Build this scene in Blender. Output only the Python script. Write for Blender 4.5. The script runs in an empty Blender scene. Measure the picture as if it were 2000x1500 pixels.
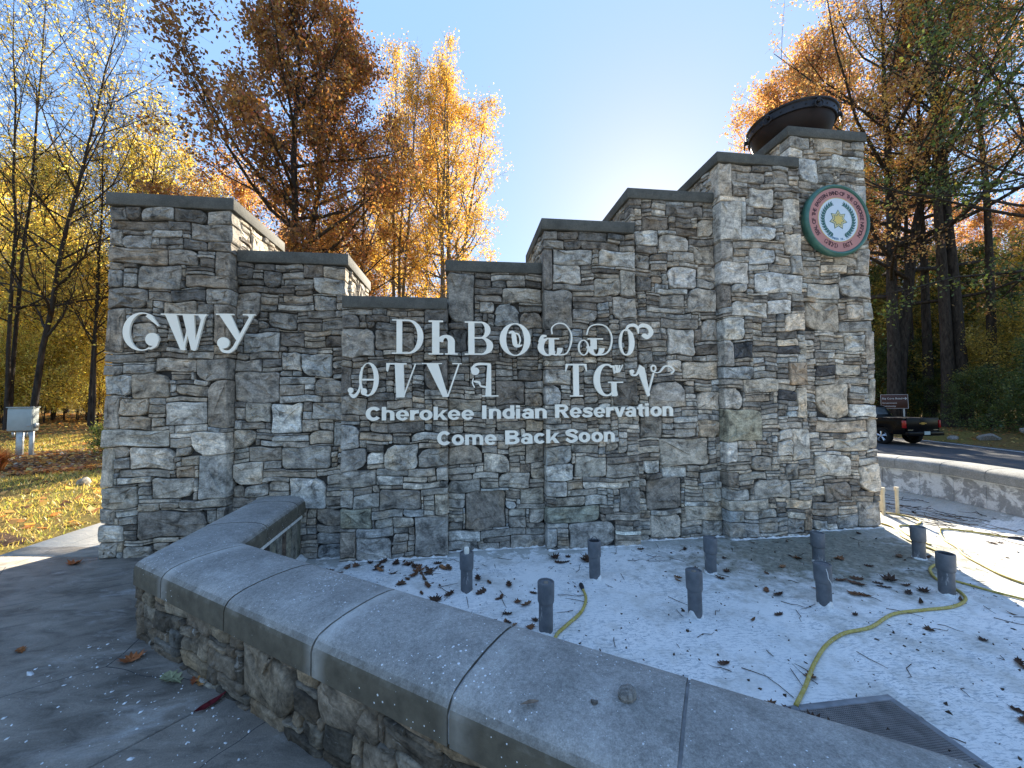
import bpy, bmesh, math, random
import numpy as np
from mathutils import Vector, Matrix, Quaternion

sc = bpy.context.scene
col = sc.collection
R = math.radians
rng = np.random.default_rng(7)
random.seed(7)

# ------------------------------------------------------------------ camera
YAW, PITCH, ROLL = R(7.0), R(2.4), R(0.5)
fw = Vector((math.sin(YAW)*math.cos(PITCH), math.cos(YAW)*math.cos(PITCH), math.sin(PITCH)))
rt = Vector((math.cos(YAW), -math.sin(YAW), 0)); up = rt.cross(fw)
rt2 = math.cos(ROLL)*rt - math.sin(ROLL)*up; up2 = math.sin(ROLL)*rt + math.cos(ROLL)*up
cam = bpy.data.cameras.new('camera'); cam.sensor_width = 36.0; cam.lens = 36.0*751/2000
cam.clip_start = 0.05; cam.clip_end = 3000
cam_o = bpy.data.objects.new('camera', cam); col.objects.link(cam_o)
m = Matrix.Identity(4)
for i in range(3):
    m[i][0] = rt2[i]; m[i][1] = up2[i]; m[i][2] = -fw[i]
m[0][3], m[1][3], m[2][3] = 0, 0, 1.6
cam_o.matrix_world = m
sc.camera = cam_o

# ------------------------------------------------------------------ sky, sun, exposure
SUN_AZ, SUN_EL = R(27), R(25)
w = bpy.data.worlds.new('World'); sc.world = w; w.use_nodes = True
nt = w.node_tree; nt.nodes.clear()
wo = nt.nodes.new('ShaderNodeOutputWorld'); bg = nt.nodes.new('ShaderNodeBackground')
sky = nt.nodes.new('ShaderNodeTexSky'); sky.sky_type = 'NISHITA'; sky.sun_disc = False
sky.sun_elevation = SUN_EL; sky.sun_rotation = SUN_AZ
sky.air_density = 1.0; sky.dust_density = 0.35; sky.ozone_density = 2.0; sky.altitude = 600
# the phone's tone curve, applied evenly to the whole sky: brightness range compressed, hue kept
bw = nt.nodes.new('ShaderNodeRGBToBW')
def wmath(op, a, b):
    n = nt.nodes.new('ShaderNodeMath'); n.operation = op
    for k, q in enumerate((a, b)):
        if isinstance(q, (int, float)): n.inputs[k].default_value = q
        else: nt.links.new(q, n.inputs[k])
    return n.outputs[0]
lum = wmath('MULTIPLY', bw.outputs[0], .15)
crv = wmath('ADD', wmath('MULTIPLY', wmath('POWER', lum, .12), .123), wmath('MULTIPLY', wmath('MULTIPLY', lum, lum), .045))
rat = wmath('DIVIDE', crv, lum)
vm = nt.nodes.new('ShaderNodeVectorMath'); vm.operation = 'SCALE'
nt.links.new(sky.outputs[0], bw.inputs[0])
nt.links.new(sky.outputs[0], vm.inputs[0]); nt.links.new(rat, vm.inputs['Scale'])
nt.links.new(vm.outputs[0], bg.inputs[0])
bg.inputs[1].default_value = 0.15
nt.links.new(bg.outputs[0], wo.inputs[0])
sun = bpy.data.lights.new('sun', 'SUN'); sun.energy = 3.0; sun.angle = R(0.5); sun.color = (1.0, 0.90, 0.74)
sun_o = bpy.data.objects.new('sun', sun); col.objects.link(sun_o)
sd = Vector((math.sin(SUN_AZ)*math.cos(SUN_EL), math.cos(SUN_AZ)*math.cos(SUN_EL), math.sin(SUN_EL)))
sun_o.rotation_euler = (-sd).to_track_quat('-Z', 'Y').to_euler()
sun_o.location = sd*50
vs = sc.view_settings; vs.view_transform = 'Standard'; vs.look = 'None'; vs.gamma = 1; vs.use_curve_mapping = False
vs.exposure = 2.7
sc.cycles.max_bounces = 6; sc.cycles.transparent_max_bounces = 8
sc.cycles.diffuse_bounces = 4; sc.cycles.use_denoising = True

# ------------------------------------------------------------------ helpers
def link(o, parent=None):
    col.objects.link(o)
    if parent is not None: o.parent = parent
    return o

def tag(o, label=None, cat=None, group=None, kind=None):
    if label: o['label'] = label
    if cat: o['category'] = cat
    if group: o['group'] = group
    if kind: o['kind'] = kind
    return o

def empty(name, loc=(0, 0, 0), rz=0.0):
    o = bpy.data.objects.new(name, None); o.empty_display_size = 0.2
    o.location = loc; o.rotation_euler = (0, 0, rz)
    return link(o)

class MB:
    """collects faces into one mesh, with an optional per-vertex colour and shader coordinate"""
    def __init__(s): s.v = []; s.f = []; s.c = []; s.u = []
    def add(s, verts, faces, tone=None, uv=None):
        b = len(s.v); s.v.extend([tuple(p) for p in verts]); s.f.extend([[i+b for i in f] for f in faces])
        s.c.extend([tone or (1, 1, 1)]*len(verts))
        s.u.extend(uv if uv is not None else [tuple(p) for p in verts])
    def box(s, x0, y0, z0, x1, y1, z1, M=None):
        v = [Vector(p) for p in ((x0, y0, z0), (x1, y0, z0), (x1, y1, z0), (x0, y1, z0), (x0, y0, z1), (x1, y0, z1), (x1, y1, z1), (x0, y1, z1))]
        if M is not None: v = [M @ p for p in v]
        s.add(v, [(0, 3, 2, 1), (4, 5, 6, 7), (0, 1, 5, 4), (1, 2, 6, 5), (2, 3, 7, 6), (3, 0, 4, 7)])
    def tube(s, pts, rad, n=8, cap=True, tone=None):
        pts = [Vector(p) for p in pts]
        if not hasattr(rad, '__len__'): rad = [rad]*len(pts)
        vv = []; k = len(pts); prev = None
        for i, p in enumerate(pts):
            t = (pts[min(i+1, k-1)]-pts[max(i-1, 0)]).normalized()
            a = prev if prev is not None else (Vector((0, 0, 1)) if abs(t.z) < .9 else Vector((1, 0, 0)))
            e1 = (a-t*a.dot(t)).normalized(); prev = e1; e2 = t.cross(e1)
            for j in range(n):
                an = 2*math.pi*j/n; vv.append(p+(e1*math.cos(an)+e2*math.sin(an))*rad[i])
        ff = [(i*n+j, i*n+(j+1) % n, (i+1)*n+(j+1) % n, (i+1)*n+j) for i in range(k-1) for j in range(n)]
        if cap: ff += [tuple(range(n))[::-1], tuple((k-1)*n+j for j in range(n))]
        s.add(vv, ff, tone)
    def lathe(s, prof, n=32, c=(0, 0, 0), cap=False, tone=None, M=None):
        vv = []
        for r, z in prof:
            for j in range(n):
                a = 2*math.pi*j/n; p = Vector((c[0]+r*math.cos(a), c[1]+r*math.sin(a), c[2]+z))
                vv.append(M @ p if M is not None else p)
        k = len(prof)
        ff = [(i*n+j, i*n+(j+1) % n, (i+1)*n+(j+1) % n, (i+1)*n+j) for i in range(k-1) for j in range(n)]
        if cap: ff += [tuple(range(n))[::-1], tuple((k-1)*n+j for j in range(n))]
        s.add(vv, ff, tone)
    def prism(s, poly, y0, y1, F=None, tone=None):
        """polygon in (x, z) pushed from y0 (front) to y1"""
        n = len(poly)
        vv = [Vector((x, y0, z)) for x, z in poly]+[Vector((x, y1, z)) for x, z in poly]
        if F: vv = [F(p) for p in vv]
        s.add(vv, [tuple(range(n)), tuple(range(2*n-1, n-1, -1))]+[(i, i+n, (i+1) % n+n, (i+1) % n) for i in range(n)], tone)
    def build(s, name, mat, parent=None, smooth=False, attrs=False, fix=True):
        me = bpy.data.meshes.new(name); me.from_pydata(s.v, [], s.f)
        if attrs:
            a = me.attributes.new('tone', 'FLOAT_COLOR', 'POINT')
            a.data.foreach_set('color', np.array([tuple(c)+(1,) for c in s.c], dtype=np.float32).ravel())
            a = me.attributes.new('suv', 'FLOAT_VECTOR', 'POINT')
            a.data.foreach_set('vector', np.array(s.u, dtype=np.float32).ravel())
        if fix:
            bm = bmesh.new(); bm.from_mesh(me); bmesh.ops.recalc_face_normals(bm, faces=bm.faces); bm.to_mesh(me); bm.free()
        if smooth: me.shade_smooth()
        if mat: me.materials.append(mat)
        return link(bpy.data.objects.new(name, me), parent)

def smooth_by_angle(o, deg=35):
    me = o.data; me.shade_smooth()
    bm = bmesh.new(); bm.from_mesh(me); c = R(deg)
    for e in bm.edges:
        e.smooth = not (len(e.link_faces) == 2 and e.calc_face_angle(0) > c)
    bm.to_mesh(me); bm.free(); return o

def bevel(o, wd=0.006, seg=2, deg=40):
    bm = bmesh.new(); bm.from_mesh(o.data); c = R(deg)
    ed = [e for e in bm.edges if len(e.link_faces) == 2 and e.calc_face_angle(0) > c]
    bmesh.ops.bevel(bm, geom=ed, offset=wd, segments=seg, profile=0.5, affect='EDGES', clamp_overlap=True)
    bm.to_mesh(o.data); bm.free(); return smooth_by_angle(o, 50)

def np_mesh(name, verts, quads, mat, parent=None, tone=None, tris=False):
    me = bpy.data.meshes.new(name); k = 3 if tris else 4
    nv, nf = len(verts), len(quads)
    me.vertices.add(nv); me.vertices.foreach_set('co', np.asarray(verts, np.float32).ravel())
    me.loops.add(nf*k); me.loops.foreach_set('vertex_index', np.asarray(quads, np.int32).ravel())
    me.polygons.add(nf); me.polygons.foreach_set('loop_start', np.arange(0, nf*k, k, dtype=np.int32))
    me.update(calc_edges=True)
    if tone is not None:
        a = me.attributes.new('tone', 'FLOAT_COLOR', 'POINT')
        t = np.ones((nv, 4), np.float32); t[:, :3] = tone; a.data.foreach_set('color', t.ravel())
    if mat: me.materials.append(mat)
    return link(bpy.data.objects.new(name, me), parent)

def dup(o, parent=None, loc=None, rz=None, scale=None):
    c = o.copy(); link(c, parent)
    if loc is not None: c.location = loc
    if rz is not None: c.rotation_euler = (0, 0, rz)
    if scale is not None: c.scale = scale if hasattr(scale, '__len__') else (scale,)*3
    for ch in list(o.children): dup(ch, c)
    return c

# ------------------------------------------------------------------ materials
class NT:
    def __init__(s, name):
        s.m = bpy.data.materials.new(name); s.m.use_nodes = True
        s.t = s.m.node_tree; s.t.nodes.clear()
        s.out = s.t.nodes.new('ShaderNodeOutputMaterial')
    def n(s, typ, props=None, **inp):
        nd = s.t.nodes.new('ShaderNode'+typ)
        for k, v in (props or {}).items(): setattr(nd, k, v)
        for k, v in inp.items():
            key = int(k[1:]) if k[0] == '_' and k[1:].isdigit() else k.replace('_', ' ')
            s.set(nd.inputs[key], v)
        return nd
    def set(s, sock, v):
        if isinstance(v, bpy.types.NodeSocket): s.t.links.new(v, sock)
        elif isinstance(v, bpy.types.Node): s.t.links.new(v.outputs[0], sock)
        elif hasattr(v, '__len__') and len(v) == 3 and sock.type == 'RGBA': sock.default_value = (*v, 1)
        else: sock.default_value = v
    def noise(s, vec, scale, detail=4, rough=.55, dist=0.0):
        return s.n('TexNoise', Vector=vec, Scale=scale, Detail=detail, Roughness=rough, Distortion=dist).outputs[0]
    def ramp(s, fac, stops, interp='LINEAR'):
        nd = s.n('ValToRGB', _0=fac); e = nd.color_ramp.elements; nd.color_ramp.interpolation = interp
        while len(e) < len(stops): e.new(.5)
        for i, (p, c) in enumerate(stops):
            e[i].position = p; e[i].color = (c, c, c, 1) if not hasattr(c, '__len__') else (*c, 1)
        return nd.outputs[0]
    def mix(s, fac, a, b, mode='MIX'):
        nd = s.n('Mix', {'data_type': 'RGBA', 'blend_type': mode})
        s.set(nd.inputs[0], fac); s.set(nd.inputs[6], a); s.set(nd.inputs[7], b); return nd.outputs[2]
    def math(s, op, a, b=0.0, c=0.0):
        nd = s.n('Math', {'operation': op}); s.set(nd.inputs[0], a); s.set(nd.inputs[1], b); s.set(nd.inputs[2], c); return nd.outputs[0]
    def mapv(s, vec, scale=(1, 1, 1), rot=(0, 0, 0), loc=(0, 0, 0)):
        return s.n('Mapping', Vector=vec, Scale=scale, Rotation=rot, Location=loc).outputs[0]
    def bump(s, h, strength=.5, dist=.01):
        return s.n('Bump', Strength=strength, Distance=dist, Height=h).outputs[0]
    def attr(s, name): return s.n('Attribute', {'attribute_name': name})
    def pos(s): return s.n('NewGeometry').outputs['Position']
    def pbr(s, color, rough=.8, normal=None, metal=0.0, spec=.3):
        p = s.n('BsdfPrincipled'); s.set(p.inputs['Base Color'], color); s.set(p.inputs['Roughness'], rough)
        s.set(p.inputs['Metallic'], metal); s.set(p.inputs['Specular IOR Level'], spec)
        if normal is not None: s.set(p.inputs['Normal'], normal)
        s.t.links.new(p.outputs[0], s.out.inputs[0]); return s.m

def plain(name, color, rough=.6, metal=0.0, spec=.4, var=.15, scale=8, bump=0.0):
    t = NT(name); oc = t.n('TexCoord').outputs['Object']
    n = t.noise(oc, scale, 5)
    k = t.ramp(n, [(.3, 1-var), (.7, 1+var)])
    c = t.mix(1.0, color, k, 'MULTIPLY')
    nb = t.bump(t.noise(oc, scale*8, 3), bump, .004) if bump else None
    return t.pbr(c, rough, nb, metal, spec)

def stone_mat(name, big=1.0):
    t = NT(name); tone = t.attr('tone').outputs['Color']; v = t.attr('suv').outputs['Vector']
    blot = t.noise(v, 8*big, 7, .68, .4)
    fol = t.noise(t.mapv(v, (6*big, 6*big, 26*big)), 1.0, 7, .66, 1.6)
    fine = t.noise(v, 60*big, 4, .7)
    vein = t.noise(t.mapv(v, (6*big, 6*big, 17*big), (0, .35, 0)), 1.0, 8, .75, 1.2)
    c = t.mix(1.0, tone, t.ramp(fol, [(.28, .62), (.5, 1.0), (.74, 1.35)]), 'MULTIPLY')
    c = t.mix(1.0, c, t.ramp(blot, [(.34, .32), (.48, .95), (.64, 1.52)]), 'MULTIPLY')
    c = t.mix(t.math('MULTIPLY', t.ramp(vein, [(.60, 0), (.68, 1)]), .45), c, (.50, .49, .46))
    c = t.mix(t.math('MULTIPLY', t.ramp(vein, [(.30, 1), (.40, 0)]), .55), c, (.055, .052, .05))
    rust = t.ramp(t.noise(t.mapv(v, (1, 1, 1), (0, 0, 0), (9, 3, 5)), 3.2*big, 4), [(.55, 0), (.72, 1)])
    c = t.mix(t.math('MULTIPLY', rust, .38), c, t.mix(1.0, c, (1.35, 1.02, .62), 'MULTIPLY'))
    c = t.mix(1.0, c, t.ramp(fine, [(.3, .66), (.7, 1.32)]), 'MULTIPLY')
    h = t.math('ADD', t.math('MULTIPLY', fol, .6), t.math('ADD', t.math('MULTIPLY', blot, .9), t.math('MULTIPLY', fine, .28)))
    return t.pbr(c, .86, t.bump(h, .8, .012/big), 0, .25)

M = {}
M['stone'] = stone_mat('stone_schist')
M['stone_near'] = stone_mat('stone_fieldstone', .8)
M['mortar'] = plain('mortar', (.055, .052, .048), .95, 0, .1, .3, 20, .5)

def concrete(name, base, dust=0.35, scale=1.0, dirt=.5, flakes=0.0, side=None):
    t = NT(name); p = t.pos()
    big = t.noise(p, 1.6*scale, 5, .6); med = t.noise(p, 9*scale, 5, .65); fine = t.noise(p, 160*scale, 3, .7)
    c = t.mix(1.0, base, t.ramp(big, [(.3, 1-dirt*.5), (.7, 1+dirt*.35)]), 'MULTIPLY')
    c = t.mix(1.0, c, t.ramp(med, [(.3, .82), (.7, 1.14)]), 'MULTIPLY')
    c = t.mix(1.0, c, t.ramp(fine, [(.3, .70), (.7, 1.28)]), 'MULTIPLY')
    gr = t.noise(p, 48*scale, 4, .8); c = t.mix(1.0, c, t.ramp(gr, [(.32, .74), (.5, 1.0), (.68, 1.30)]), 'MULTIPLY')
    st = t.ramp(t.noise(p, 4.2*scale, 7, .75, .8), [(.54, 0), (.66, 1)]); c = t.mix(t.math('MULTIPLY', st, dirt*.55), c, t.mix(1.0, c, (.55, .56, .50), 'MULTIPLY'))
    if dust:
        d = t.ramp(t.noise(p, 3.1*scale, 6, .7, .5), [(.55, 0), (.75, 1)])
        c = t.mix(t.math('MULTIPLY', d, dust), c, (.58, .57, .54))
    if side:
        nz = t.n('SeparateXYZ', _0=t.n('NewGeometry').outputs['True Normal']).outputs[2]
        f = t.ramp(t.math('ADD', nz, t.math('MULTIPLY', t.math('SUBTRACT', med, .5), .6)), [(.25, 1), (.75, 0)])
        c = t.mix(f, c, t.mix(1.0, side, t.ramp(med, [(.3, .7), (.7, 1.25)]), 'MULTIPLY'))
    if side:
        # chalky paint dust wiped along two of the joints
        q = t.n('SeparateXYZ', _0=p); s = t.math('ADD', t.math('MULTIPLY', t.math('ADD', q.outputs[0], 2.26), .819), t.math('MULTIPLY', t.math('SUBTRACT', q.outputs[1], 2.985), -.574))
        for sj, k in ((.41, .75), (1.915, .85), (2.70, .35)):
            d = t.math('ADD', t.math('ABSOLUTE', t.math('SUBTRACT', s, sj+.02)), t.math('MULTIPLY', t.math('SUBTRACT', med, .5), .12))
            c = t.mix(t.math('MULTIPLY', t.ramp(d, [(0, 1), (.085, 0)]), t.math('MULTIPLY', t.ramp(med, [(.3, .25), (.65, 1)]), k*.72)), c, (.62, .60, .55))
    if flakes:
        vo = t.n('TexVoronoi', Vector=p, Scale=38.0, Randomness=1.0)
        fl = t.math('LESS_THAN', vo.outputs['Distance'], t.math('MULTIPLY', t.ramp(t.noise(p, 2.3, 3), [(.45, 0), (.8, 1)]), flakes))
        c = t.mix(fl, c, (.70, .72, .73))
    h = t.math('ADD', t.math('MULTIPLY', fine, .5), med)
    return t.pbr(c, .85, t.bump(h, .5, .006), 0, .3)

M['coping'] = concrete('coping_concrete', (.105, .102, .086), .06, 1.5, .6)
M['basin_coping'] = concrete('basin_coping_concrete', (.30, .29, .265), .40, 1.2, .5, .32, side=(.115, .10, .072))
M['far_coping'] = concrete('far_coping_concrete', (.26, .26, .24), .25, 1.2, .4)
M['letter'] = plain('letter_white', (.95, .88, .73), .45, 0, .4, .06, 3)
# ------------------------------------------------------------------ the tall stepped wall
XB = [-3.76, -2.56, -1.38, -0.2, .96, 2.12, 3.29, 4.45, 5.62]
ZT = [3.86, 3.33, 2.80, 3.30, 3.81, 4.33, 4.81, 5.34]
FRONT = [4.53 if i % 2 == 0 else 4.66 for i in range(8)]
BACK, COP = 5.70, .135
BOXES = """-346,358,-313,372,L -313,357,-281,372,D -281,357,-257,371,M -374,357,-360,371,D -360,359,-346,371,D -373,347,-319,358,D -319,347,-298,356,D -297,338,-257,356,M -374,328,-363,346,M -363,327,-335,342,B -328,331,-305,339,D -304,326,-281,338,D -280,327,-257,338,M -376,310,-320,326,M -319,309,-289,330,M -272,299,-249,326,M -349,283,-305,309,L -287,307,-274,318,D -375,283,-362,302,B -362,283,-349,299,L -301,285,-250,300,M -375,261,-337,282,M -314,270,-281,283,D -281,267,-252,285,L -336,270,-315,281,M -322,256,-289,270,T -289,256,-272,266,M -274,223,-251,266,M -375,215,-358,260,M -352,225,-328,245,L -336,214,-317,224,M -296,208,-271,216,M -376,204,-338,213,M -329,193,-288,209,L -291,185,-254,208,M -375,190,-359,201,M -359,192,-328,202,L -375,168,-350,189,L -350,166,-313,191,T -315,184,-293,190,M -307,167,-278,179,M -276,133,-251,184,M -375,132,-361,168,M -362,147,-333,167,T -365,132,-330,146,M -332,150,-318,159,T -331,146,-319,152,M -330,136,-318,145,T -317,136,-276,161,L -308,128,-276,135,L -377,114,-313,132,T -313,113,-291,123,M -291,103,-252,130,L -306,104,-292,112,M -375,73,-364,113,T -364,102,-351,114,M -350,90,-301,115,L -300,93,-283,104,T -363,91,-350,102,M -360,82,-311,91,M -310,81,-287,92,O -286,57,-251,102,B -361,75,-328,81,L -337,58,-287,82,L -376,51,-341,73,T -340,54,-310,59,M -301,48,-254,57,M -343,46,-320,54,T -376,35,-362,50,M -360,42,-340,49,L -358,34,-341,41,M -346,18,-274,48,D -274,32,-264,46,M -264,32,-250,48,M -375,16,-353,33,L -353,15,-329,20,M -326,13,-300,19,T -376,-1,-358,15,B -353,-2,-325,12,M
-255,313,-239,320,D -239,311,-216,319,D -215,313,-187,318,M -185,303,-163,318,D -162,303,-139,317,T -255,300,-239,312,D -228,292,-209,310,D -208,302,-187,310,M -174,284,-139,303,L -206,295,-175,301,M -255,293,-228,299,D -257,284,-222,293,D -222,285,-194,292,D -173,265,-148,282,L -257,255,-231,283,M -206,274,-174,283,B -212,265,-174,272,L -229,263,-213,271,M -223,243,-191,262,M -180,256,-150,264,M -190,242,-164,252,M -164,242,-141,253,M -210,223,-183,240,D -249,217,-210,239,L -187,236,-153,242,M -160,223,-140,242,D -207,195,-186,216,L -188,189,-152,216,L -242,209,-210,216,M -258,195,-228,208,B -228,200,-208,208,D -209,179,-171,188,L -180,167,-140,187,M -209,167,-182,179,M -257,160,-208,194,B -207,159,-163,167,L -244,137,-219,159,T -218,125,-184,158,L -174,139,-140,159,M -258,139,-246,153,M -248,129,-224,137,M -184,126,-166,138,L -259,109,-233,128,T -177,111,-150,126,T -150,108,-139,137,M -232,117,-216,122,M -216,116,-175,123,M -204,109,-177,115,M -228,110,-204,116,L -240,93,-208,109,M -206,84,-152,110,L -256,68,-225,94,L -223,75,-168,82,M -227,70,-199,76,M -167,76,-139,81,M -197,39,-157,75,B -219,59,-195,71,M -245,55,-219,68,M -257,55,-245,67,M -156,65,-139,75,M -156,42,-139,52,D -168,20,-139,41,M -167,-1,-142,12,B -166,-18,-139,-1,B
-136,258,-105,265,M -89,258,-66,265,M -66,258,-47,265,M -47,250,-19,266,D -135,244,-119,258,D -112,250,-85,258,D -136,211,-102,243,L -101,218,-58,240,M -137,167,-127,200,D -135,144,-110,165,M -135,106,-118,133,B -118,115,-82,124,M -83,112,-63,121,M -61,114,-20,123,L -135,82,-110,105,B -110,88,-92,102,L -91,83,-53,111,L -51,84,-19,105,M -47,174,-20,208,D -110,149,-89,161,D -87,151,-60,161,M -107,125,-87,136,D -87,124,-46,136,D -136,64,-101,81,M -99,75,-66,82,M -65,74,-34,83,M -99,64,-70,75,L -69,68,-43,75,T -71,60,-29,67,L -33,67,-19,82,L -135,42,-124,62,B -123,41,-96,56,M -98,37,-50,60,D -54,53,-19,60,M -35,30,-19,52,T -134,18,-104,41,G -103,28,-71,37,M -70,28,-47,37,B -101,18,-82,28,T -81,17,-57,28,T -134,-15,-122,15,M -121,8,-77,18,B -121,-17,-82,8,B -89,1,-64,10,B -64,-16,-18,28,B -82,-11,-65,-1,M
-19,254,12,314,M 14,300,32,310,D 33,298,51,307,M 14,290,44,299,D 14,281,45,289,M 46,279,96,299,T 50,299,75,307,M 75,300,96,308,D 18,266,36,280,L 34,251,67,279,L 67,247,95,268,M -17,220,3,246,D 64,184,96,198,D 37,154,73,183,D 72,152,96,169,M -17,147,20,162,T 38,124,72,134,M -2,120,36,128,M 74,120,95,135,T -20,84,20,106,M 22,73,53,96,L 73,83,98,106,M 46,212,64,222,D 5,206,42,216,D -18,51,18,66,M 9,66,39,74,L 40,54,78,76,L 79,64,98,76,B -18,44,0,50,M -18,33,-1,43,B 0,8,48,53,D 49,41,65,51,D 66,35,97,53,T 61,29,96,34,M 77,12,98,28,M 52,6,73,19,M -18,7,-3,17,M -18,-6,18,6,L 19,-3,72,6,M -18,-17,15,-6,B 54,-19,97,-4,B 22,-9,53,-3,B 16,-18,41,-10,B
95,245,131,293,M 109,302,142,326,L 109,288,156,301,M 158,287,191,309,T 192,288,212,321,T 131,280,182,286,D 133,256,162,271,B 175,259,211,286,L 95,179,128,197,L 95,152,115,177,B 95,83,127,104,M 127,95,161,106,M 96,63,129,83,L 131,66,170,91,T 171,65,212,82,M 95,356,112,367,M 113,357,138,368,D 140,355,177,367,D 178,359,199,368,D 199,360,211,369,M 97,346,121,356,M 121,345,141,355,D 143,345,193,355,D 94,294,107,344,D 108,325,157,347,L 165,324,212,345,L 192,288,212,322,T 180,152,211,182,D 109,290,156,301,M 190,246,210,257,M 96,45,121,62,B 122,52,140,61,M 141,52,200,60,L 125,44,158,52,M 108,33,142,44,T 143,32,170,46,L 97,13,161,32,G 97,-17,108,6,B 122,-19,180,13,B 186,23,212,51,D 168,13,211,21,M 180,0,203,7,M 97,7,121,13,M
219,359,250,379,L 252,352,293,374,L 229,379,266,397,D 262,399,315,414,D 306,374,334,397,T 300,337,331,362,T 271,339,301,351,M 219,349,249,359,D 218,328,238,347,M 240,327,262,336,M 256,303,304,332,W 305,317,334,335,L 219,298,240,318,D 234,310,254,319,O 244,296,289,303,L 251,280,285,295,M 285,272,331,302,L 232,271,285,278,L 232,264,259,270,M 251,251,304,264,M 307,235,331,263,M 259,216,298,251,L 220,226,257,235,M 219,206,239,222,M 258,193,279,209,L 278,185,330,209,T 232,149,283,182,B 298,145,329,169,L 274,165,296,175,M 275,373,308,385,D 304,304,335,315,M 300,217,329,230,D 292,234,307,251,D 220,110,250,138,M 298,149,330,168,L 279,159,300,164,L 245,75,313,109,T 299,107,332,131,T 266,111,296,122,M 224,66,246,82,L 248,59,282,73,L 284,59,299,67,M 301,53,331,66,B 226,20,273,58,D 303,28,334,45,L 278,4,329,22,T 231,-15,272,14,L 301,-16,333,3,M 273,-13,300,-3,M
315,423,348,467,L 349,458,375,470,M 377,459,406,469,D 349,443,395,458,M 403,443,430,461,M 327,366,359,416,L 344,384,367,416,L 371,410,408,437,L 348,424,369,436,M 420,389,444,424,L 377,399,407,409,D 390,389,422,398,L 360,367,407,385,B 323,337,347,364,B 347,355,420,365,M 420,349,445,378,L 369,334,407,354,W 325,308,368,340,W 428,323,444,348,L 346,336,367,346,L 374,297,443,325,W 405,335,427,346,L 369,326,395,333,L 343,296,364,308,B 323,277,342,306,D 325,235,359,263,L 320,202,343,234,B 324,185,369,201,B 328,145,353,173,L 356,167,403,189,T 330,105,378,149,G 327,79,344,107,W 402,107,421,119,L 421,79,445,119,L 399,86,421,105,L 430,133,443,174,T 420,177,444,207,O 404,218,435,228,K 345,212,370,232,K 393,270,428,288,W 416,247,446,269,L 342,265,391,284,L 402,156,431,169,K 356,156,391,165,O 344,95,369,104,B 362,66,391,85,M 409,55,428,76,M 324,69,361,76,M 323,48,344,67,D 345,56,382,65,T 364,31,416,55,M 326,31,359,46,B 327,18,384,30,T 409,17,442,29,T 323,3,349,18,B 351,7,368,20,B 370,7,395,21,L 326,-15,369,3,B 370,-11,396,2,B 409,-15,435,4,B 435,-12,444,17,O
432,505,478,521,M 430,492,467,510,L 485,500,528,521,T 467,498,482,508,M 527,512,542,522,D 542,508,563,520,M 457,457,488,491,B 484,480,509,491,L 511,480,562,499,L 498,474,530,479,M 490,458,513,472,L 522,460,548,472,D 538,422,561,458,B 457,447,499,457,M 506,342,543,355,M 544,332,563,367,B 458,323,485,340,M 486,331,527,342,L 515,297,562,330,L 463,295,516,316,L 457,312,472,321,M 476,317,512,323,M 459,250,511,289,T 523,267,547,287,L 549,265,564,292,L 510,250,564,265,M 517,223,549,245,L 550,206,564,250,B 480,224,517,235,T 471,189,501,203,K 502,189,542,205,T 470,133,521,178,T 507,177,552,187,M 551,151,564,186,T 523,132,564,150,L 524,165,551,176,B 470,112,548,128,M 548,88,564,130,B 495,87,551,104,T 475,91,495,103,L 464,54,519,82,L 531,33,563,68,L 477,21,517,45,D 457,30,480,42,T 518,18,553,26,T 526,-15,563,17,B 495,-16,524,0,B 458,2,498,11,M 458,-16,479,-3,B""".split('\n')
TONES = {'D': (.225, .196, .160), 'M': (.355, .312, .252), 'L': (.50, .455, .38), 'T': (.43, .37, .285), 'B': (.385, .358, .310),
         'K': (.090, .082, .075), 'W': (.59, .555, .49), 'G': (.325, .305, .225), 'O': (.38, .29, .20)}

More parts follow.
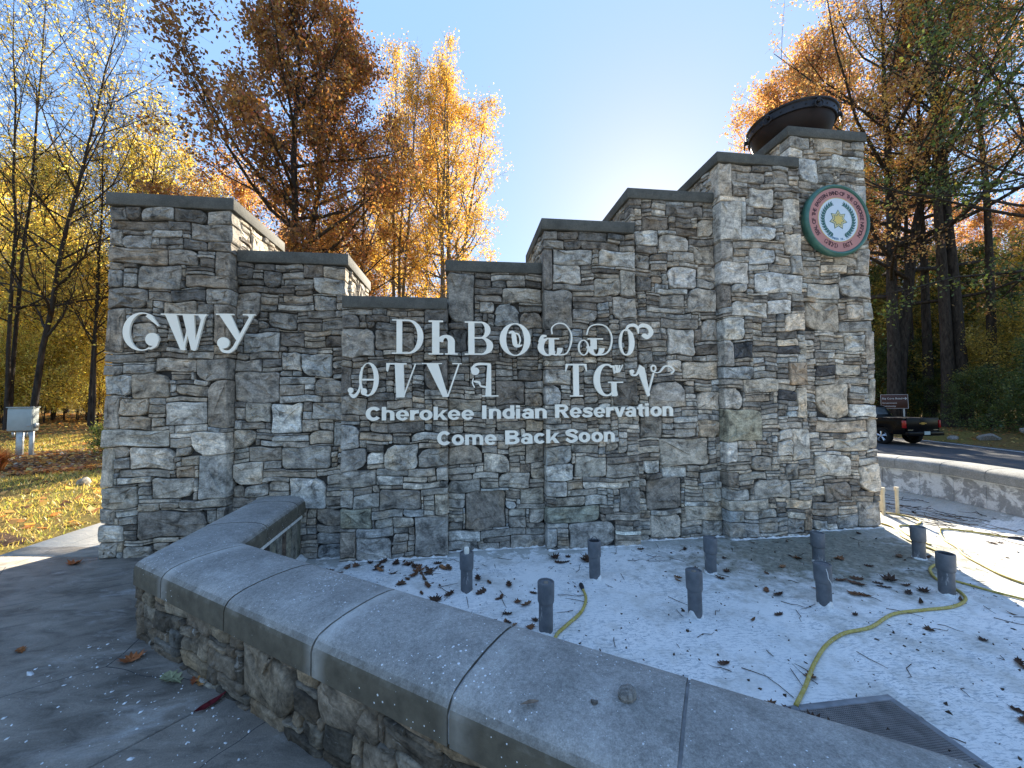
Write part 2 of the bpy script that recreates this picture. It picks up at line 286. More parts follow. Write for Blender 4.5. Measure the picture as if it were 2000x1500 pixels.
def pack(W, H, boxes, r, small=(4, 10), wide=(13, 42), bigs=0):
    """lays stones (cm cells) in a W x H panel: given blocks first, then courses of ledge stone in what is left"""
    g = np.zeros((H, W), np.int32); out = []
    def put(x0, z0, x1, z1, c):
        g[z0:z1, x0:x1] = len(out)+1; out.append([x0, z0, x1, z1, c])
    for (x0, z0, x1, z1, c) in boxes:
        x0, z0, x1, z1 = max(0, x0), max(0, z0), min(W, x1), min(H, z1)
        if x0 < 5: x0 = 0
        if W-x1 < 5: x1 = W
        for _ in range(24):
            if x1-x0 < 4 or z1-z0 < 3: break
            s = g[z0:z1, x0:x1] > 0
            if not s.any(): break
            e = [s[:, 0].mean(), s[:, -1].mean(), s[0].mean(), s[-1].mean()]; k = int(np.argmax(e))
            if e[k] == 0: break
            if k == 0: x0 += 1
            elif k == 1: x1 -= 1
            elif k == 2: z0 += 1
            else: z1 -= 1
        if x1-x0 >= 4 and z1-z0 >= 3 and not (g[z0:z1, x0:x1] > 0).any(): put(x0, z0, x1, z1, c)
    for _ in range(bigs):
        w_, h_ = r.integers(18, 42), r.integers(12, 30)
        if w_ >= W or h_ >= H: continue
        x0, z0 = r.integers(0, W-w_), r.integers(0, H-h_)
        if not (g[z0:z0+h_, x0:x0+w_] > 0).any(): put(x0, z0, x0+w_, z0+h_, 'LMTB'[r.integers(4)])
    for z in range(H):
        x = 0
        while x < W:
            if g[z, x]: x += 1; continue
            run = x
            while run < W and not g[z, run]: run += 1
            tw = min(run-x, int(r.integers(*wide)))
            if run-x-tw < 6: tw = run-x
            th = int(r.integers(*small))
            hh = 1
            while hh < th+4 and z+hh < H and not (g[z+hh, x:x+tw] > 0).any(): hh += 1
            if hh > th: hh = hh if hh-th <= 2 else th
            if tw >= 3 and hh >= 2:
                put(x, z, x+tw, z+hh, 'DMMMLTBD'[r.integers(8)])
            x += tw
    # slivers: let stones grow into leftover gaps
    for s in out:
        for _ in range(3):
            x0, z0, x1, z1, c = s; k = g[z0, x0]
            if z1 < H and not (g[z1, x0:x1] > 0).any(): g[z1, x0:x1] = k; s[3] += 1
            if x1 < W and not (g[z0:z1, x1] > 0).any(): g[z0:z1, x1] = k; s[2] += 1
            if x0 > 0 and not (g[z0:s[3], x0-1] > 0).any(): g[z0:s[3], x0-1] = k; s[0] -= 1
    return out

def warp(u, z):
    return (.004*math.sin(z*17+u*5),
            .011*math.sin(u*8+z*4+.7)+.006*math.sin(u*19-z*7))

def stone_geo(u0, z0, u1, z1, r, edge=(False, False), depth=.2, joint=.0038, prot=.024, npts=14, rough=1.0, cutmax=.34, proud=0.0):
    """one stone: outline polygon, rounded rim and cleft face; local coords (u, y, z), y<0 is out of the wall"""
    w_, h_ = u1-u0, z1-z0
    jl = 0.0 if edge[0] else joint; jr = 0.0 if edge[1] else joint
    a, b, c, d = u0+jl, z0+joint, u1-jr, z1-joint
    mn = min(c-a, d-b)
    P = []
    cs = [r.uniform(.02, .4*cutmax)*mn if r.random() < .80 else r.uniform(.22, .5)*mn for _ in range(4)]
    cu = [k*r.uniform(.5, 1.5) for k in cs]
    cu = [min(k, .45*(c-a)) for k in cu]
    if edge[0]: cu[0] = min(cu[0], .012); cu[3] = min(cu[3], .012)
    if edge[1]: cu[1] = min(cu[1], .012); cu[2] = min(cu[2], .012)
    def cut(px, pz, k, sx, sz, first):
        A = (px+sx*cu[k], pz); B = (px, pz+sz*cs[k]); Mi = (px+sx*cu[k]*.36, pz+sz*cs[k]*.36)
        return [B, Mi, A] if first else [A, Mi, B]
    P += cut(a, b, 0, 1, 1, True)
    nh = 1 if c-a < .2 else 2
    for i in range(nh): P.append((a+(c-a)*(i+1)/(nh+1), b+r.normal(0, .05)*mn*.5))
    P += cut(c, b, 1, -1, 1, False)
    if d-b > .16: P.append((c-(0 if edge[1] else abs(r.normal(0, .03))*mn), (b+d)/2))
    P += cut(c, d, 2, -1, -1, True)
    for i in range(nh): P.append((c-(c-a)*(i+1)/(nh+1), d+r.normal(0, .05)*mn*.5))
    P += cut(a, d, 3, 1, -1, False)
    if d-b > .16: P.append((a+(0 if edge[0] else abs(r.normal(0, .03))*mn), (b+d)/2))
    Q = []
    for (x, z) in P:
        dx, dz = warp(x, z)
        if (edge[0] and x < u0+.02) or (edge[1] and x > u1-.02): dx = r.normal(0, .004)
        Q.append((x+dx, z+dz))
    P = Q; n = len(P)
    xc = sum(p[0] for p in P)/n; zc = sum(p[1] for p in P)/n
    pr = r.uniform(.0, prot)+proud; tx, tz = r.normal(0, .035)*rough, r.normal(0, .05)*rough
    tx = max(-.08, min(.08, tx)); tz = max(-.1, min(.1, tz))
    bev = min(.009, mn*.12)
    def dep(x, z): return -pr+tx*(x-xc)+tz*(z-zc)
    V = [(x, depth, z) for x, z in P]
    V += [(x, min(dep(x, z)+bev*r.uniform(1.0, 1.9), .03), z) for x, z in P]
    ins = max(bev/max(mn*.5, .01), .05)
    for x, z in P:
        k = 1-ins*r.uniform(.6, 1.2); x2, z2 = xc+(x-xc)*k, zc+(z-zc)*k
        V.append((x2, dep(x2, z2)+r.normal(0, .0025)*rough, z2))
    for x, z in P:
        k = .5*r.uniform(.75, 1.2); x2, z2 = xc+(x-xc)*k, zc+(z-zc)*k
        V.append((x2, dep(x2, z2)-mn*.010+r.normal(0, .007)*rough*min(1.6, mn/.12), z2))
    F = []
    for k in range(3):
        for i in range(n): F.append((k*n+i, k*n+(i+1) % n, (k+1)*n+(i+1) % n, (k+1)*n+i))
    F.append(tuple(range(3*n, 4*n)))
    ang = r.normal(0, .16) if r.random() < .85 else r.uniform(-1.2, 1.2)
    ca, sa = math.cos(ang), math.sin(ang); o = r.uniform(-40, 40, 3)
    U = [((x-xc)*ca-(z-zc)*sa+o[0], y+o[1], (x-xc)*sa+(z-zc)*ca+o[2]) for x, y, z in V]
    return V, F, U

def vary(c, r, s=.13):
    k = math.exp(r.normal(0, s)); h = r.normal(0, .035)
    return (min(.72, c[0]*k*(1+h)), min(.7, c[1]*k), min(.66, c[2]*k*(1-h)))

def panel(stones, W, H, z_bottom, place, boxes, r, edges=(True, True), grow=1.0, **kw):
    """appends (area, verts, faces, tone, uv) for one stone-faced panel"""
    for x0, z0, x1, z1, c in pack(W, H, boxes, r, bigs=kw.get('bigs', 0)):
        V, F, U = stone_geo(x0*.01, z0*.01, x1*.01, z1*.01, r, (edges[0] and x0 == 0, edges[1] and x1 == W))
        zmid = z_bottom+(z0+z1)*.005
        t = TONES[c]; k = kw.get('soot', 0.0)*min(1, max(0, (zmid-1.3)/1.2))
        t = tuple(q*(1-k) for q in t)          # grime of many seasons on the upper courses
        stones.append(((x1-x0)*(z1-z0)*grow, [place(p) for p in V], F, vary(t, r), U))

wall = empty('monument_wall', (0.93, 4.6, -.17))
tag(wall, 'tall stepped wall of grey stacked stone with white raised lettering', 'wall')
off = Vector(wall.location)
stones = []
r = np.random.default_rng(11)
BASE = -.19
for i in range(8):
    x0, x1 = XB[i], XB[i+1]; W = int(round((x1-x0)*100)); H = int(round((ZT[i]-COP-BASE)*100))
    bx = []
    for it in BOXES[i].split():
        a, b, c, d, t = it.split(',')
        bx.append((int(a)-int(round(x0*100)), int(b)-int(BASE*100), int(c)-int(round(x0*100)), int(d)-int(BASE*100), t))
    y = FRONT[i]
    e = (i == 0 or i % 2 == 0, i % 2 == 0 or i == 7)
    if i % 2 == 1 and i > 3: e = (False, e[1])
    panel(stones, W, H, BASE, lambda p, x0=x0, y=y: (x0+p[0], y+p[1], BASE+p[2]), bx, r, e, soot=(.30, .36, .36, .34, .24, .12, .02, .0)[i])
# end and step faces: u runs along depth
def side_panel(i, right, z_low, grow):
    x = XB[i+1] if right else XB[i]; y0 = FRONT[i]+.15
    W = int((BACK-y0)*100); H = int((ZT[i]-COP-z_low)*100)
    if right: pl = lambda p: (x-p[1], y0+p[0], z_low+p[2])
    else: pl = lambda p: (x+p[1], BACK-p[0], z_low+p[2])
    panel(stones, W, H, z_low, pl, [], r, (True, True), grow, bigs=int(10*max(1, H/120)))
side_panel(0, False, BASE, .3); side_panel(7, True, BASE, .3)
for i in (0, 1): side_panel(i, True, ZT[i+1], 1.2)
for i in (3, 4, 5, 6, 7): side_panel(i, False, ZT[i-1], 1.0)
stones.sort(key=lambda s: -s[0])
def local(vs): return [(v[0]-off[0], v[1]-off[1], v[2]-off[2]) for v in vs]
NPART = 298
for a, V, F, t, U in stones[:NPART]:
    mb = MB(); mb.add(local(V), F, t, U); mb.build('stone', M['stone'], wall, attrs=True)
mb = MB()
for a, V, F, t, U in stones[NPART:]: mb.add(local(V), F, t, U)
tag(mb.build('small_stones', M['stone'], wall, attrs=True), kind='stuff')
print('stones', len(stones))
# mortar core behind the stones, one block per step
mb = MB()
for i in range(8):
    y = FRONT[i]+.038
    mb.box(XB[i]+.035-off[0], y-off[1], -.4-off[2], XB[i+1]-.035-off[0], BACK-.04-off[1]-.003*i, ZT[i]-COP-.003-off[2])
for i in range(1, 8):
    mb.box(XB[i]-.06-off[0], 4.79-off[1], -.39-off[2], XB[i]+.06-off[0], 5.5-off[1], min(ZT[i-1], ZT[i])-COP-.012-off[2])
mb.build('mortar_core', M['mortar'], wall)
for i in range(8):
    mb = MB(); lo, hi = XB[i]-.03, XB[i+1]+.03
    if i > 0 and ZT[i-1] > ZT[i]: lo = XB[i]+.004
    if i < 7 and ZT[i+1] > ZT[i]: hi = XB[i+1]-.004
    n = 2 if i % 3 else 1
    f = FRONT[i]-.03
    mb.box(lo-off[0], f-off[1], ZT[i]-COP-off[2], hi-off[0], BACK+.03-off[1], ZT[i]-off[2])
    bevel(mb.build('coping_slab', M['coping'], wall), .008, 2)

# ------------------------------------------------------------------ raised lettering
class Glyph:
    def __init__(s): s.p = []; s.l = []; s.k = 0
    def put(s, polys):
        s.k += 1; s.p += polys; s.l += [s.k]*len(polys); return s
    def poly(s, *pts): return s.put([[tuple(q) for q in pts]])
    def line(s, x0, y0, x1, y1, w0, w1=None):
        w1 = w0 if w1 is None else w1; L = math.hypot(x1-x0, y1-y0); nx, ny = -(y1-y0)/L, (x1-x0)/L
        return s.poly((x0+nx*w0/2, y0+ny*w0/2), (x0-nx*w0/2, y0-ny*w0/2), (x1-nx*w1/2, y1-ny*w1/2), (x1+nx*w1/2, y1+ny*w1/2))
    def cres(s, cx, cy, rx, ry, ix, iy, a0, a1, dx=0, dy=0, n=26):
        """ribbon between an outer and an inner ellipse"""
        A = [R(a0+(a1-a0)*i/n) for i in range(n+1)]
        o = [(cx+rx*math.cos(a), cy+ry*math.sin(a)) for a in A]; q = [(cx+dx+ix*math.cos(a), cy+dy+iy*math.sin(a)) for a in A]
        return s.put([[o[i], o[i+1], q[i+1], q[i]] for i in range(n)])
    def curve(s, pts, ws):
        """smooth ribbon through points"""
        P = [Vector((a, b, 0)) for a, b in pts]; k = len(P); out = []
        for i in range(k-1):
            p0, p1, p2, p3 = P[max(i-1, 0)], P[i], P[i+1], P[min(i+2, k-1)]
            for j in range(7):
                t = j/7; out.append((.5*((2*p1)+(p2-p0)*t+(2*p0-5*p1+4*p2-p3)*t*t+(3*p1-p0-3*p2+p3)*t**3), ws[i]+(ws[i+1]-ws[i])*t))
        out.append((P[-1], ws[-1])); L = []; Rr = []
        for i, (p, w_) in enumerate(out):
            tg = (out[min(i+1, len(out)-1)][0]-out[max(i-1, 0)][0]).normalized(); nn = Vector((-tg.y, tg.x, 0))
            L.append(p+nn*w_/2); Rr.append(p-nn*w_/2)
        return s.put([[(L[i].x, L[i].y), (L[i+1].x, L[i+1].y), (Rr[i+1].x, Rr[i+1].y), (Rr[i].x, Rr[i].y)] for i in range(len(L)-1)])
    def dot(s, cx, cy, rx, ry=None):
        ry = ry or rx; return s.poly(*[(cx+rx*math.cos(R(a)), cy+ry*math.sin(R(a))) for a in range(0, 360, 15)])

def make_letter(name, gl, x, z, sx, sz, y=4.462, th=.022, parent=wall, mat=None, shear=0.0, studs=True, o=off, F=None):
    mb = MB()
    for k, poly in zip(gl.l, gl.p):
        ar = sum(poly[i][0]*poly[(i+1) % len(poly)][1]-poly[(i+1) % len(poly)][0]*poly[i][1] for i in range(len(poly)))
        if abs(ar) < 1e-7: continue
        pts = [(x+px*sx-o[0], z+pz*sz+shear*px*sx-o[2]) for px, pz in poly]
        if ar < 0: pts = pts[::-1]
        mb.prism(pts, y-.00025*k-o[1], y+th-o[1], F)
    return mb.build(name, mat or M['letter'], parent)

# glyphs are drawn in a unit box (x 0..1, y 0..1 up)
def G(): return Glyph()
GL = {}
GL['C1'] = G().cres(.52, .5, .52, .5, .36, .47, 52, 300, .03).poly((.70, .97), (.80, .92), (1.0, .66), (.98, .64), (.62, .90)).curve([(.76, .05), (.92, .14), (.98, .3)], [.05, .07, .04]).dot(.82, .30, .19, .17)
GL['W1'] = G().poly((.08, 1), (.33, 1), (.55, .0), (.52, -.02), (.44, .0)).poly((.46, 1), (.71, 1), (.78, .0), (.74, -.03), (.67, .0)).line(.50, .02, .60, .62, .05).line(.75, .02, .93, .98, .07).poly((0, 1), (1, 1), (1, .965), (0, .965)).poly((.80, .97), (.99, .97), (.90, .80))
GL['Y1'] = G().poly((.06, 1), (.36, 1), (.64, .38), (.52, .30)).line(.92, .98, .46, .06, .085).curve([(.50, .12), (.36, -.01), (.18, .02), (.10, .18)], [.09, .08, .07, .05]).dot(.20, .22, .155, .15).poly((0, 1), (.45, 1), (.45, .965), (0, .965)).poly((.68, 1), (1.0, 1), (1.0, .965), (.68, .965)).poly((.80, .97), (.97, .97), (.88, .86))
GL['D'] = G().poly((.14, 0), (.32, 0), (.32, 1), (.14, 1)).poly((0, 0), (.4, 0), (.4, .035), (0, .035)).poly((0, 1), (.4, 1), (.4, .965), (0, .965)).poly((.3, 1), (.5, 1), (.5, .955), (.3, .955)).poly((.3, 0), (.5, 0), (.5, .045), (.3, .045)).cres(.5, .5, .5, .5, .31, .455, -90, 90)
GL['h'] = G().poly((.12, 0), (.37, 0), (.37, 1), (.12, 1)).poly((0, 0), (.5, 0), (.5, .04), (0, .04)).poly((0, 1), (.5, 1), (.5, .95), (0, .95)).cres(.60, .38, .30, .20, .08, .13, 0, 180, -.02, -.02).poly((.66, 0), (.90, 0), (.90, .40), (.66, .40)).poly((.56, 0), (1.0, 0), (1.0, .04), (.56, .04))
GL['B'] = G().poly((.12, 0), (.34, 0), (.34, 1), (.12, 1)).poly((0, 0), (.5, 0), (.5, .04), (0, .04)).poly((0, 1), (.5, 1), (.5, .96), (0, .96)).cres(.55, .745, .36, .255, .16, .215, -90, 90).cres(.56, .265, .44, .265, .21, .225, -90, 90).poly((.3, 1), (.55, 1), (.55, .955), (.3, .955)).poly((.3, .53), (.58, .53), (.58, .485), (.3, .485)).poly((.3, 0), (.56, 0), (.56, .045), (.3, .045))
GL['theta'] = G().cres(.5, .5, .5, .5, .29, .47, 0, 360).curve([(.30, .70), (.42, .72), (.46, .60), (.50, .36), (.60, .30), (.72, .33)], [.05, .09, .15, .15, .08, .03]).curve([(.60, .30), (.66, .48), (.60, .66), (.44, .70)], [.03, .05, .05, .03])
GL['ya'] = G().cres(.28, .26, .28, .27, .13, .22, 100, 330, .03).curve([(.04, .40), (.14, .58), (.26, .60)], [.05, .10, .04]).dot(.13, .45, .09, .09).cres(.52, .24, .2, .24, .045, .2, 180, 360).poly((.32, .02), (.48, .02), (.48, .52), (.32, .52)).poly((.24, .54), (.62, .54), (.62, .50), (.24, .50)).curve([(.42, .66), (.42, .86), (.58, .99), (.80, .96), (.97, .70), (.97, .40), (.84, .08), (.60, .02)], [.035, .035, .035, .035, .04, .05, .04, .035])
GL['o6'] = G().cres(.16, .25, .16, .25, .11, .22, 0, 360).cres(.52, .24, .24, .24, .08, .20, 180, 360).poly((.36, .2), (.54, .2), (.54, .52), (.36, .52)).poly((.28, .55), (.72, .55), (.72, .51), (.28, .51)).poly((.24, .23), (.40, .23), (.40, .29), (.24, .29)).curve([(.26, .66), (.34, .90), (.56, .99), (.82, .92), (.97, .62), (.93, .26), (.78, .06), (.52, .02)], [.035, .035, .035, .035, .04, .05, .045, .04])
GL['me'] = G().cres(.2, .42, .2, .42, .12, .38, 70, 290).poly((.20, .03), (.32, .12), (.40, .40), (.36, .66), (.24, .82), (.30, .84), (.42, .70), (.46, .40), (.36, .10), (.22, 0)).cres(.24, .42, .22, .42, .06, .35, -90, 75).curve([(.20, .78), (.30, .94), (.46, .97), (.56, .88), (.58, .70)], [.04, .09, .10, .08, .02]).curve([(.56, .86), (.70, .97), (.88, .92), (.96, .74), (.84, .58), (.72, .62)], [.04, .12, .12, .14, .10, .06]).dot(.76, .64, .08, .07)
GL['A2'] = G().cres(.68, .52, .32, .48, .20, .45, -80, 262, -.04).curve([(.45, .86), (.42, .5), (.36, .2), (.20, .03), (.05, .12)], [.05, .05, .07, .11, .06]).dot(.09, .20, .09, .08).dot(.52, .16, .10, .10).curve([(.50, .10), (.66, .05), (.78, .14)], [.06, .05, .03]).poly((.46, .48), (.92, .48), (.92, .53), (.46, .53))
GL['TV'] = G().poly((.28, 1), (.58, 1), (.62, .0), (.34, .0)).line(.98, .98, .58, .02, .045).poly((0, 1), (.68, 1), (.68, .955), (0, .955)).poly((0, 1), (.12, .95), (.05, .74), (.0, .78)).line(.34, .02, .60, .02, .05)
GL['V'] = G().poly((.10, 1), (.40, 1), (.66, .0), (.52, .0)).line(.93, .98, .645, .02, .04).poly((0, 1), (.50, 1), (.50, .97), (0, .97)).poly((.76, 1), (1.0, 1), (1.0, .97), (.76, .97))
GL['nine'] = G().poly((.52, 0), (.74, 0), (.74, .96), (.60, .93)).poly((.40, 0), (1.0, 0), (1.0, .035), (.40, .035)).curve([(.72, .96), (.46, .98), (.20, .96), (.04, .82), (.12, .70)], [.07, .07, .08, .08, .05]).dot(.16, .76, .15, .115).curve([(.10, .55), (.06, .42), (.14, .27)], [.03, .05, .04]).curve([(.10, .46), (.30, .42), (.36, .32), (.56, .28)], [.04, .08, .05, .06])
GL['T'] = G().poly((.36, 0), (.62, 0), (.62, 1), (.36, 1)).poly((.2, 0), (.8, 0), (.8, .035), (.2, .035)).poly((.02, 1), (.98, 1), (.98, .95), (.02, .95)).poly((.02, 1), (.14, .96), (.03, .76), (.0, .78)).poly((.98, 1), (.86, .96), (.97, .76), (1.0, .78))
GL['G'] = G().cres(.42, .5, .42, .5, .24, .45, 55, 305, .03).poly((.60, 0), (.76, .0), (.76, .44), (.58, .44)).poly((.48, .45), (.98, .45), (.98, .41), (.48, .41)).poly((.62, .95), (.70, .95), (.72, .70), (.68, .70)).poly((.72, .97), (.76, .97), (.80, .72), (.75, .72)).line(.73, .73, .80, .96, .035).line(.80, .73, .88, .96, .04).line(.78, .95, .82, .73, .04).line(.86, .75, .98, .97, .03).poly((.84, .95), (.88, .95), (.88, .74), (.84, .74)).curve([(.60, .06), (.72, .20), (.78, .02)], [.04, .05, .02])
GL['V2'] = G().poly((.22, .98), (.33, .88), (.44, .02), (.38, -.02), (.20, .70)).line(.39, .02, .53, .72, .035).curve([(.24, .92), (.16, .68), (.06, .66), (.02, .80)], [.05, .05, .06, .04]).dot(.05, .76, .05, .07).cres(.53, .86, .065, .12, .035, .07, 0, 360).curve([(.54, .74), (.66, .74), (.78, .92), (.90, .92), (.98, .80), (.92, .70)], [.03, .03, .05, .05, .04, .04])

CHER = [('C1', -3.554, 2.152, 0.344, 0.406, 0.0), ('W1', -3.196, 2.166, 0.451, 0.384, 0.0), ('Y1', -2.658, 2.153, 0.394, 0.407, 0.0), ('D', -0.817, 2.136, 0.349, 0.393, 0.0), ('h', -0.411, 2.13, 0.331, 0.394, 0.0), ('B', 0.002, 2.129, 0.329, 0.39, 0.0), ('theta', 0.406, 2.119, 0.37, 0.388, 0.0), ('ya', 0.859, 2.125, 0.42, 0.39, 0.0), ('o6', 1.349, 2.128, 0.438, 0.383, 0.0), ('me', 1.865, 2.131, 0.433, 0.385, 0.0), ('A2', -1.292, 1.646, 0.332, 0.39, 0.0), ('TV', -0.879, 1.643, 0.329, 0.388, 0.0), ('V', -0.485, 1.642, 0.45, 0.39, 0.0), ('nine', 0.068, 1.644, 0.32, 0.387, 0.0), ('T', 1.19, 1.636, 0.267, 0.392, 0.0), ('G', 1.537, 1.636, 0.379, 0.393, 0.0), ('V2', 1.993, 1.635, 0.581, 0.393, 0.0)]
for nm, x, z, sx, sz, sh in CHER: make_letter('letter', GL[nm], x, z, sx, sz, shear=sh)

# heavy sans letters, cap height 1
S = .27
def arch(g, x0, x1, top, w=S):
    return g.cres((x0+x1)/2, top-.30, (x1-x0)/2, .30, (x1-x0)/2-w, .13, 0, 180)
LT = {}
LT['C'] = (G().cres(.50, .5, .50, .52, .22, .29, 38, 322), 1.02)
LT['h'] = (arch(G().poly((.0, 0), (S, 0), (S, 1), (0, 1)), .0, .80, .77).poly((.80-S, 0), (.80, 0), (.80, .48), (.80-S, .48)), .90)
LT['n'] = (arch(G().poly((.0, 0), (S, 0), (S, .75), (0, .75)), .0, .80, .77).poly((.80-S, 0), (.80, 0), (.80, .48), (.80-S, .48)), .90)
LT['m'] = (arch(arch(G().poly((.0, 0), (S, 0), (S, .75), (0, .75)), .0, .77, .77, .26), .51, 1.28, .77, .26).poly((.51, 0), (.77, 0), (.77, .48), (.51, .48)).poly((1.02, 0), (1.28, 0), (1.28, .48), (1.02, .48)), 1.38)
LT['e'] = (G().cres(.42, .375, .42, .395, .17, .22, 0, 325).poly((.12, .30), (.83, .30), (.84, .42), (.12, .42)), .91)
LT['o'] = (G().cres(.43, .375, .43, .395, .16, .20, 0, 360), .93)
LT['r'] = (G().poly((0, 0), (S, 0), (S, .75), (0, .75)).curve([(.15, .40), (.32, .60), (.56, .64)], [.2, .24, .26]), .60)
LT['k'] = (G().poly((0, 0), (S, 0), (S, 1), (0, 1)).poly((.22, .24), (.60, .75), (.90, .75), (.22, .10)).poly((.30, .42), (.50, .54), (.92, 0), (.60, 0)), .93)
LT['I'] = (G().poly((.04, 0), (.33, 0), (.33, 1), (.04, 1)), .50)
LT['d'] = (G().poly((.80-S, 0), (.80, 0), (.80, 1), (.80-S, 1)).cres(.42, .375, .42, .395, .16, .20, 0, 360), .92)
LT['i'] = (G().poly((0, 0), (S, 0), (S, .75), (0, .75)).poly((0, .83), (S, .83), (S, 1), (0, 1)), .40)
LT['a'] = (G().cres(.36, .23, .35, .25, .12, .09, 0, 360).poly((.54, 0), (.80, 0), (.80, .50), (.54, .50)).cres(.42, .47, .38, .30, .13, .13, 0, 165), .90)
LT['R'] = (G().poly((0, 0), (.29, 0), (.29, 1), (0, 1)).cres(.56, .71, .38, .29, .13, .10, -90, 90).poly((.25, 1), (.58, 1), (.58, .81), (.25, .81)).poly((.25, .42), (.58, .42), (.58, .61), (.25, .61)).poly((.40, .44), (.66, .50), (1.0, 0), (.68, 0)), 1.06)
LT['s'] = (G().curve([(.72, .55), (.60, .66), (.40, .68), (.18, .60), (.22, .46), (.46, .38), (.62, .28), (.58, .13), (.36, .08), (.16, .11), (.04, .22)], [.19, .18, .17, .2, .22, .21, .22, .2, .17, .18, .19]), .83)
LT['v'] = (G().poly((-.03, .75), (.26, .75), (.52, .0), (.30, .0)).poly((.84, .75), (.56, .75), (.30, .0), (.52, .0)), .83)
LT['t'] = (G().poly((.12, .2), (.39, .2), (.39, .98), (.12, .90)).poly((0, .56), (.56, .56), (.56, .75), (0, .75)).cres(.40, .25, .28, .27, .01, .07, 180, 285), .60)
LT['B'] = (G().poly((0, 0), (.29, 0), (.29, 1), (0, 1)).cres(.54, .735, .36, .265, .13, .09, -90, 90).cres(.56, .28, .41, .28, .14, .10, -90, 90).poly((.25, 1), (.56, 1), (.56, .825), (.25, .825)).poly((.25, .47), (.58, .47), (.58, .645), (.25, .645)).poly((.25, 0), (.58, 0), (.58, .18), (.25, .18)).poly((.25, .56), (.58, .56), (.58, .38), (.25, .38)), 1.06)
LT['S'] = (G().curve([(.86, .70), (.72, .87), (.46, .91), (.20, .80), (.20, .64), (.46, .54), (.74, .42), (.78, .24), (.60, .11), (.36, .09), (.10, .28)], [.26, .22, .21, .25, .26, .26, .27, .25, .22, .22, .25]), .98)
LT['c'] = (G().cres(.42, .375, .42, .395, .16, .20, 40, 320), .86)
def word(txt, x0, x1, z0, z1, cap):
    tot = sum(LT[ch][1] for ch in txt)-.1; k = (x1-x0)/tot; x = x0; sh = (z1-z0)/(x1-x0)
    for ch in txt:
        g, adv = LT[ch]; make_letter('letter', g, x, z0+(x-x0)*sh, k, cap, shear=sh); x += adv*k
WORDS = [('Cherokee', -1.099, 0.099, 1.386, 1.38, 0.151), ('Indian', 0.19, 0.958, 1.386, 1.382, 0.155), ('Reservation', 1.06, 2.541, 1.385, 1.388, 0.159), ('Come', -0.316, 0.357, 1.096, 1.087, 0.156), ('Back', 0.464, 1.093, 1.087, 1.09, 0.16), ('Soon', 1.176, 1.788, 1.092, 1.091, 0.157)]
for a in WORDS: word(*a)
# ------------------------------------------------------------------ ground, pavement, basin floor, road
def sstep(a, b, x):
    t = np.clip((x-a)/(b-a), 0, 1); return t*t*(3-2*t)
def gz(x, y):
    x = np.asarray(x, float); y = np.asarray(y, float)
    left = .9*sstep(9, 30, y)*(1-sstep(2, 8, x))
    far = np.maximum(0, y-34)*.10*(1-sstep(6, 14, x)*.9)
    right = -.83*sstep(8.6, 13.0, x)+.55*sstep(24.6, 28, x)
    rough = .03*np.sin(x*1.3+y*.7)*np.sin(y*1.1-x*.4)*sstep(6, 10, np.hypot(x, y))*(1-sstep(10, 12, x)*(1-sstep(25, 27, x)))
    z = left+far+right+rough
    pit = ((x > -4.7) & (x < 8.35) & (y < 8.2)) | ((x < -4.7) & (y < 4.3) & (y < 5.0+(x+4.9)*.62))
    return np.where(pit, -.6, z-.012)
def zed(x, y): return float(gz(x, y))

def ground_mat():
    t = NT('ground_leaf_litter'); p = t.pos()
    n1 = t.noise(p, .9, 5, .6); n2 = t.noise(p, 9, 6, .7); n3 = t.noise(p, 60, 3, .7)
    c = t.ramp(n2, [(.25, (.045, .03, .017)), (.45, (.15, .10, .04)), (.58, (.24, .16, .055)), (.75, (.11, .12, .03))])
    g = t.ramp(n1, [(.42, 0), (.58, 1)])
    c = t.mix(t.math('MULTIPLY', g, .7), c, t.ramp(n2, [(.3, (.09, .10, .02)), (.7, (.26, .21, .06))]))
    c = t.mix(1.0, c, t.ramp(n3, [(.3, .55), (.7, 1.35)]), 'MULTIPLY')
    return t.pbr(c, .95, t.bump(t.math('ADD', n2, t.math('MULTIPLY', n3, .5)), 1.0, .05), 0, .1)
M['ground'] = ground_mat()
xs = np.unique(np.concatenate([np.linspace(-250, -40, 15), np.linspace(-40, -14, 27), np.linspace(-14, 9, 93), np.linspace(9, 40, 32), np.linspace(40, 250, 15), [-4.7, -4.69, 8.34, 8.36]]))
ys = np.unique(np.concatenate([np.linspace(-250, -8, 12), np.linspace(-8, 16, 97), np.linspace(16, 60, 45), np.linspace(60, 400, 18), [8.19, 8.21]]))
X, Y = np.meshgrid(xs, ys); Z = gz(X, Y)
v = np.stack([X.ravel(), Y.ravel(), Z.ravel()], 1); nx_ = len(xs)
i, j = np.meshgrid(np.arange(nx_-1), np.arange(len(ys)-1)); a = (j*nx_+i).ravel()
g = np_mesh('ground', v, np.stack([a, a+1, a+nx_+1, a+nx_], 1), M['ground']); g.data.shade_smooth(); tag(g, kind='structure')

